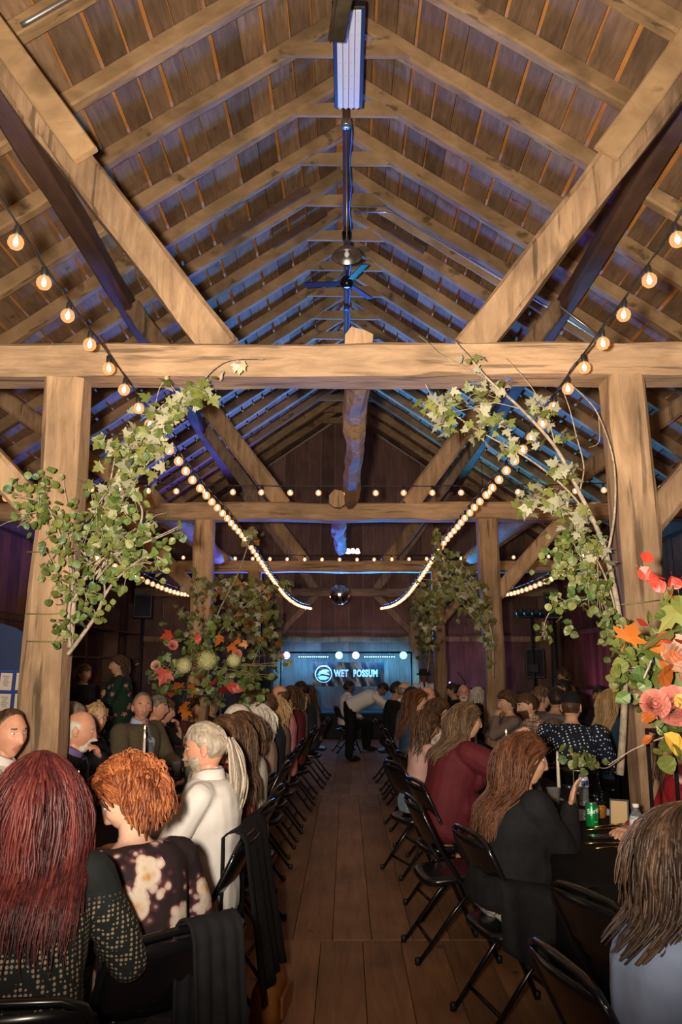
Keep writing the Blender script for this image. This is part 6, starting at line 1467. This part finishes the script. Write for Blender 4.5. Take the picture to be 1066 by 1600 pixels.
def plate(p, label, m=PLATE, food=True):
    t = thing('plate', label, 'plate', p); q = random.Random(int(p.y*100))
    MB().lathe([(.07, 0), (.085, .003), (.12, .013), (.122, .015), (.118, .014), (.083, .006), (.001, .005)], 24, cap=False).build('dish', m, t, True)
    if food:
        for k in range(6):
            a = q.uniform(0, 6.3); rr = q.uniform(0, .06); f_ = MB().ell((rr*math.cos(a), rr*math.sin(a), .014), (q.uniform(.012, .028), q.uniform(.012, .025), .011), 8, 6)
            f_.build('food', [LG, FOODR, FOODC][k % 3], t, True)
FOODR = mat('roast_food', (.30, .12, .04), .6, var=.3, scale=40); FOODC = mat('cream_food', (.60, .48, .28), .6, var=.2, scale=40)
def napkin(p, s, label, m=NAPK, rz=0):
    n = 12; v = []; q = random.Random(int(p.y*77)); a = q.uniform(0, 9)
    for i in range(n+1):
        for j in range(n+1):
            x, y = (i/n-.5), (j/n-.5); v.append((x*s, y*s*.75, .004 + .035*max(0, noise.noise((x*4+a, y*4, 0)) + .45 - 1.3*(x*x+y*y)*2)))
    MB().raw(v, [(i*(n+1)+j, (i+1)*(n+1)+j, (i+1)*(n+1)+j+1, i*(n+1)+j+1) for i in range(n) for j in range(n)]).build('napkin', m, None, True, label=label, cat='napkin', loc=p, rz=rz)
def budvase(p, label, col, h=.2, heads=1):
    t = thing('bud_vase', label, 'vase', p); q = random.Random(int(p.y*31))
    MB().lathe([(.022, 0), (.026, .01), (.024, .06), (.012, .10), (.012, .13), (.015, .14), (.013, .14), (.010, .1), (.02, .02), (.001, .01)], 14, cap=False).build('vase', GLASS, t, True)
    for k in range(heads):
        dx = Vector((q.uniform(-.03, .03), q.uniform(-.03, .03), h + q.uniform(-.02, .02)))
        MB().tube([(0, 0, .02), dx*.6, dx], .0022, 5).build('flower_stem', LG, t)
        fb = MB()
        for ring, (rr, z) in enumerate(((.012, .014), (.022, .010), (.030, .003))):
            for i in range(10):
                a = 2*math.pi*(i + ring*.5)/10; c, s_ = math.cos(a), math.sin(a); e = Vector((c, s_, 0)); tq = Vector((-s_, c, 0)); b_ = dx + Vector((0, 0, z))
                fb.raw([b_, b_ + e*rr*.6 + tq*.006 + Vector((0, 0, .003)), b_ + e*rr, b_ + e*rr*.6 - tq*.006 + Vector((0, 0, .003))], [(0, 1, 2, 3)])
        fb.ell(dx + Vector((0, 0, .006)), (.012, .012, .010), 8, 6); fb.build('blossom', col, t)
def cutlery(p, rz, label, kind):
    t = thing(kind, label, kind, p, rz)
    if kind == 'fork':
        MB().tube([(0, -.09, .004), (0, 0, .007), (0, .035, .005)], [.0045, .003, .003], 6, flat=.6).build('handle', GOLD, t, True); MB().bevbox((0, .046, .006), (.02, .022, .003), .001).build('neck', GOLD, t)
        for k in range(4): MB().tube([(-.0085+.0057*k, .055, .006), (-.0085+.0057*k, .095, .010)], .0015, 4).build('tine', GOLD, t)
    else:
        MB().tube([(0, -.1, .004), (0, 0, .005)], [.0055, .004], 6, flat=.6).build('handle', GOLD, t, True); MB().raw([(-.004, 0, .004), (.008, .01, .004), (.009, .09, .004), (0, .115, .004), (-.004, .1, .004)] + [(-.004, 0, .006), (.008, .01, .006), (.009, .09, .006), (0, .115, .006), (-.004, .1, .006)], [(4,3,2,1,0), (5,6,7,8,9)] + [(i, (i+1) % 5, 5+(i+1) % 5, 5+i) for i in range(5)]).build('blade', GOLD, t)
# --- green can's table
p = on(925, 1292)
t = thing('soda_can', 'green soda can with white lettering on the black cloth', 'can', p)
MB().lathe([(.024, 0), (.031, .008), (.033, .014), (.033, .108), (.027, .119), (.0265, .122)], 24).build('can_body', GREENC, t, True)
MB().lathe([(.0268, .121), (.0275, .124), (.025, .1235), (.001, .119)], 20, cap=False).build('can_lid', CHROME, t, True)
lo = text('Sprite', .036, (0, 0, 0), t, WHITE, bold=.0012, ext=.0003)
av = -1.75
for v in lo.data.vertices:
    x, y, z = v.co; a = av + (x-.028)/.0335; v.co = ((.0336+z)*math.cos(a), (.0336+z)*math.sin(a), .070 + y + x*.12)
lo.rotation_euler = (0, 0, 0)
MB().raw([((.0337)*math.cos(av+.25+q*.07), .0337*math.sin(av+.25+q*.07), .030 + zz) for zz in (0, .004) for q in range(8)], [(q, q+1, q+9, q+8) for q in range(7)]).build('can_print', mat('can_yellow_print', (.6, .6, .05), .4), t)
bottle(on(997, 1335), 'clear water bottle with blue label beside the gold cutlery'); bottle(Vector((1.46, 5.15, TT)), 'clear water bottle with blue label next to the dusty blue napkin'); bottle(Vector((1.3, 5.95, TT)), 'clear water bottle with blue cap behind the iced tea cup')
candle(Vector((1.36, 5.35, TT)), .27, 'unlit ivory taper candle in the iced tea cup\'s company', lit=False)
cup(Vector((1.25, 5.05, TT)), 'clear plastic cup of amber iced tea', TEA, .7); cup(on(1024, 1352), 'clear plastic cup with melting ice beside the gold cutlery', None)
budvase(Vector((1.33, 4.9, TT)), 'glass bud vase holding one yellow dahlia', mat('dahlia_yellow', (.62, .34, .09), .6, var=.2, scale=60), .30)
budvase(Vector((1.24, 5.4, TT)), 'small dark vase with a wine red blossom', mat('wine_blossom', (.20, .02, .05), .6, var=.3, scale=60), .16, 2)
napkin(Vector((1.42, 4.88, TT)), .26, 'dusty blue napkin crumpled beside the yellow dahlia'); napkin(on(888, 1280), .20, 'dusty blue napkin crumpled next to the green can', NAPK, .5); napkin(on(868, 1288), .08, 'crumpled white tissue next to the green can', TISS)
votive(on(938, 1277), 'lit amber votive behind the green can'); votive(on(985, 1308), 'lit tealight beside the water bottle', GLASS)
cutlery(on(940, 1296), -1.35, 'gold fork crossed over another beside the green can', 'fork'); cutlery(on(952, 1296) + Vector((0, .02, .012)), -1.2, 'gold fork lying on top of another fork', 'fork')
cutlery(on(945, 1318), -1.5, 'gold knife lying before the dark phone', 'knife'); cutlery(on(955, 1322) + Vector((0, -.03, 0)), -1.3, 'thin gold knife closest to the black cardigan lap', 'knife')
t = thing('phone', 'black phone lying beneath the gold forks', 'phone', on(942, 1308), -1.4)
MB().bevbox((0, 0, .005), (.075, .15, .009), .003).build('phone_case', BLACKP, t); MB().bevbox((0, 0, .0098), (.068, .142, .001), .0003).build('screen', BLACKM, t)
t = thing('framed_card', 'dark framed table card leaning beside the water bottle', 'frame', on(968, 1290), -.5)
MB().box((0, .0, .068), (.10, .008, .135), rot=Matrix.Rotation(-.25, 3, 'X')).build('frame', BLACKP, t); MB().box((0, -.006, .068), (.085, .004, .118), rot=Matrix.Rotation(-.25, 3, 'X')).build('card', PLATE, t)
o = MB().tube([(-.05, 0, .004), (.05, .01, .004)], .004, 6).build('straw', WHITE, None, True, loc=on(992, 1360), label='white paper straw on the black cloth', cat='straw')
candle(Vector((1.46, 3.55, TT)), .28, 'lit ivory taper candle in front of the red sleeve')
# farther along the same table
for (u, y, h, lb) in ((756, 6.6, .27, 'unlit ivory taper candle beside the amber votives'), (762, 6.9, .25, 'lit ivory taper candle behind the amber votives')): candle(Vector((1.30 + (u-756)*.006, y, TT)), h, lb, lit=(u > 760))
candle(Vector((1.42, 6.3, TT)), .2, 'short lit taper candle beside the plaid shirt man')
votive(Vector((1.2, 6.7, TT)), 'amber votive glowing between the maroon dress and taupe top'); votive(Vector((1.32, 6.25, TT)), 'small amber votive nearest the plaid shirt man')
cup(Vector((1.38, 6.05, TT)), 'empty clear cup near the maroon dress'); plate(Vector((1.14, 6.0, TT)), 'kraft plate with food before the maroon dress'); plate(Vector((1.42, 7.55, TT)), 'kraft plate with food before the plaid shirt man'); napkin(Vector((1.15, 6.35, TT)), .2, 'dusty blue napkin before the maroon dress')
plate(Vector((1.12, 7.5, TT)), 'kraft plate with food before the woman hiding her mouth'); plate(Vector((1.12, 8.6, TT)), 'kraft plate with food before the long dark haired woman')
t = thing('soda_can', 'pale green soda can beside the taper candles', 'can', Vector((1.24, 6.45, TT)))
MB().lathe([(.024, 0), (.031, .008), (.033, .014), (.033, .108), (.027, .119), (.0265, .122)], 20).build('can_body', WHITE, t, True); MB().lathe([(.0333, .06), (.0334, .105)], 20, cap=False).build('can_band', GREENC, t, True); MB().lathe([(.0268, .121), (.0275, .124), (.025, .1235), (.001, .119)], 20, cap=False).build('can_lid', CHROME, t, True)
budvase(Vector((1.36, 7.05, TT)), 'bud vase with orange and cream blossoms', mat('orange_blossom', (.55, .22, .05), .6, var=.2, scale=60), .2, 3)
for i, y in enumerate((8.0, 9.2, 10.3)): votive(Vector((1.28, y, TT)), 'amber votive glowing %s' % ['before the taupe top', 'before the white bearded man', 'before the white haired woman'][i])
for i, y in enumerate((8.3, 9.8)): candle(Vector((1.30, y, TT)), .26, 'lit ivory taper candle %s' % ['between the taupe top and the dark haired woman', 'between the two bald men and the bearded man'][i])
candle(Vector((3.0, 8.9, TT)), .2, 'lit taper candle on the outer table'); cup(Vector((2.95, 8.6, TT)), 'clear cup on the outer table', None); plate(Vector((2.85, 7.4, TT)), 'cream plate before the polka dot shirt', PLATEW)
# --- ponytailed man's table
for (p, h, lb) in ((on(222, 1219), .33, 'tall lit taper candle in glass holder before the tweed jacket'), (Vector((-1.43, 5.85, TT)), .30, 'shorter lit taper candle beside the tall one'), (Vector((-1.46, 4.25, TT)), .26, 'lit taper candle before the bald goateed man'), (Vector((-1.36, 4.22, TT)), .25, 'lit taper candle beside the pink blossoms')): candle(p, h, lb)
budvase(Vector((-1.38, 4.55, TT)), 'bud vase of pink blossoms before the bald goateed man', mat('pink_blossom', (.55, .22, .25), .6, var=.2, scale=60), .22, 4)
cup(Vector((-1.40, 5.6, TT)), 'clear cup at the foot of the tall taper candles'); cup(Vector((-1.22, 5.2, TT)), 'clear cup with a little amber drink behind the curly hair', TEA, .3); cup(Vector((-1.3, 6.35, TT)), 'clear cup of water before the tweed jacket'); cup(Vector((-1.08, 5.75, TT)), 'tall clear cup of dark wine beside the framed card', WINE, .35, .15)
t = thing('framed_card', 'dark framed table card leaning below the tall flowers', 'frame', Vector((-1.13, 6.05, TT)), .8)
MB().box((0, .0, .09), (.13, .008, .18), rot=Matrix.Rotation(-.3, 3, 'X')).build('frame', BLACKP, t); MB().box((0, -.006, .09), (.11, .004, .16), rot=Matrix.Rotation(-.3, 3, 'X')).build('card', PLATE, t); MB().box((0, .05, .05), (.03, .008, .1), rot=Matrix.Rotation(.5, 3, 'X')).build('strut', BLACKP, t)
for (x, y, lb) in ((-1.16, 5.45, 'stacked amber votive beneath the framed card'), (-1.02, 6.3, 'amber votive glowing beside the flower stand'), (-1.25, 7.6, 'amber votive glowing beyond the flower stand')): votive(Vector((x, y, TT)), lb)
plate(Vector((-1.08, 5.1, TT)), 'kraft plate with salad in front of the ponytailed man'); plate(Vector((-1.08, 3.75, TT)), 'kraft plate with food under the ponytailed man\'s hands'); plate(Vector((-1.08, 3.1, TT)), 'kraft plate with food under the curly haired woman'); plate(Vector((-1.38, 6.75, TT)), 'kraft plate before the tweed jacket'); plate(Vector((-1.08, 6.0, TT)), 'kraft plate before the steel blue shirt')
plate(Vector((-1.4, 5.0, TT)), 'kraft plate before the bald goateed man'); cup(Vector((-1.2, 3.3, TT)), 'clear cup of iced tea before the curly haired woman', TEA, .5); votive(Vector((-1.1, 3.5, TT)), 'amber votive glowing between the curly hair and the ponytailed man')
cup(Vector((-1.08, 7.2, TT)), 'clear cup before the navy suit'); plate(Vector((-1.08, 7.6, TT)), 'kraft plate before the navy suit')

# ------------------------------------------------------------------ jackets on chair backs, bag
def drape(label, base, rz, w, top, bot, m, seed, name='draped_jacket', dep=.10):
    """cloth folded over a chair back: down one side, over the rail, down the other"""
    q = random.Random(seed); v = []; n = 16; path = []
    for k in range(5): path.append((dep*.5 - .0 - .0*k, bot + .16 + (top-bot-.16)*k/4, 0))
    path += [(dep*.3, top+.018, 0), (0, top+.026, 0), (-dep*.3, top+.016, 0)]
    for k in range(9): path.append((-dep*.5 - .012*k, top - .02 - (top-bot)*k/8, k/8))
    for (y, z, t_) in path:
        for i in range(n+1):
            x = (i/n-.5)*w*(1 + .12*t_); fo = math.sin(i*1.5 + seed)*.014*(.3+t_) + .012*math.sin(i*.7 + seed*2)*t_
            v.append((x, y + fo, z - (.04*t_*math.sin(i/n*3.1+seed)) ))
    K = len(path); f = [(a*(n+1)+i, a*(n+1)+i+1, (a+1)*(n+1)+i+1, (a+1)*(n+1)+i) for a in range(K-1) for i in range(n)]
    o = MB().raw(v, f).build(name, m, None, True, label=label, cat='jacket', loc=base, rz=rz)
    s = o.modifiers.new('t', 'SOLIDIFY'); s.thickness = .006
    return o
drape('black suit jacket hung over the ponytailed man\'s chair', Vector((-.475, 3.98, 0)), math.radians(84), .48, .845, .20, BLACKCL, 3)
drape('black cardigan hung over the curly haired woman\'s chair', Vector((-.405, 2.55, 0)), math.radians(38), .17, .845, .15, BLACKTOP, 5)
LEATH = mat('tan_leather', (.30, .115, .03), .45, var=.25, scale=12, bump=.2)
t = thing('leather_bag', 'tan leather handbag slumped under the black suit jacket', 'bag', Vector((-.36, 4.02, 0)), math.radians(84))
v = []
prof = [(.0, .14, .05), (.03, .17, .07), (.10, .185, .075), (.18, .175, .055), (.24, .16, .025), (.26, .15, .012)]
loftb = MB(); loft(loftb, [(Vector((.012*math.sin(z*20), -.02*z, z)), Vector((1, 0, 0)), Vector((0, 1, 0)), rx, ry) for z, rx, ry in prof], 20); loftb.v = [(p[0] + .008*noise.noise((p[0]*20, p[1]*20, p[2]*20)), p[1] + .014*noise.noise((p[0]*14, p[1]*14, p[2]*14 + 4)), p[2]) for p in loftb.v]
loftb.build('bag_body', LEATH, t, True); MB().bevbox((0, -.082, .10), (.22, .012, .09), .004).build('pocket', LEATH, t)
MB().tube(curve([(-.10, 0, .25), (-.08, .03, .36), (0, .05, .41), (.08, .03, .36), (.10, 0, .25)]), .008, 6).build('strap', LEATH, t, True)
# loose cuff collar seen at the wine red haired woman's neck
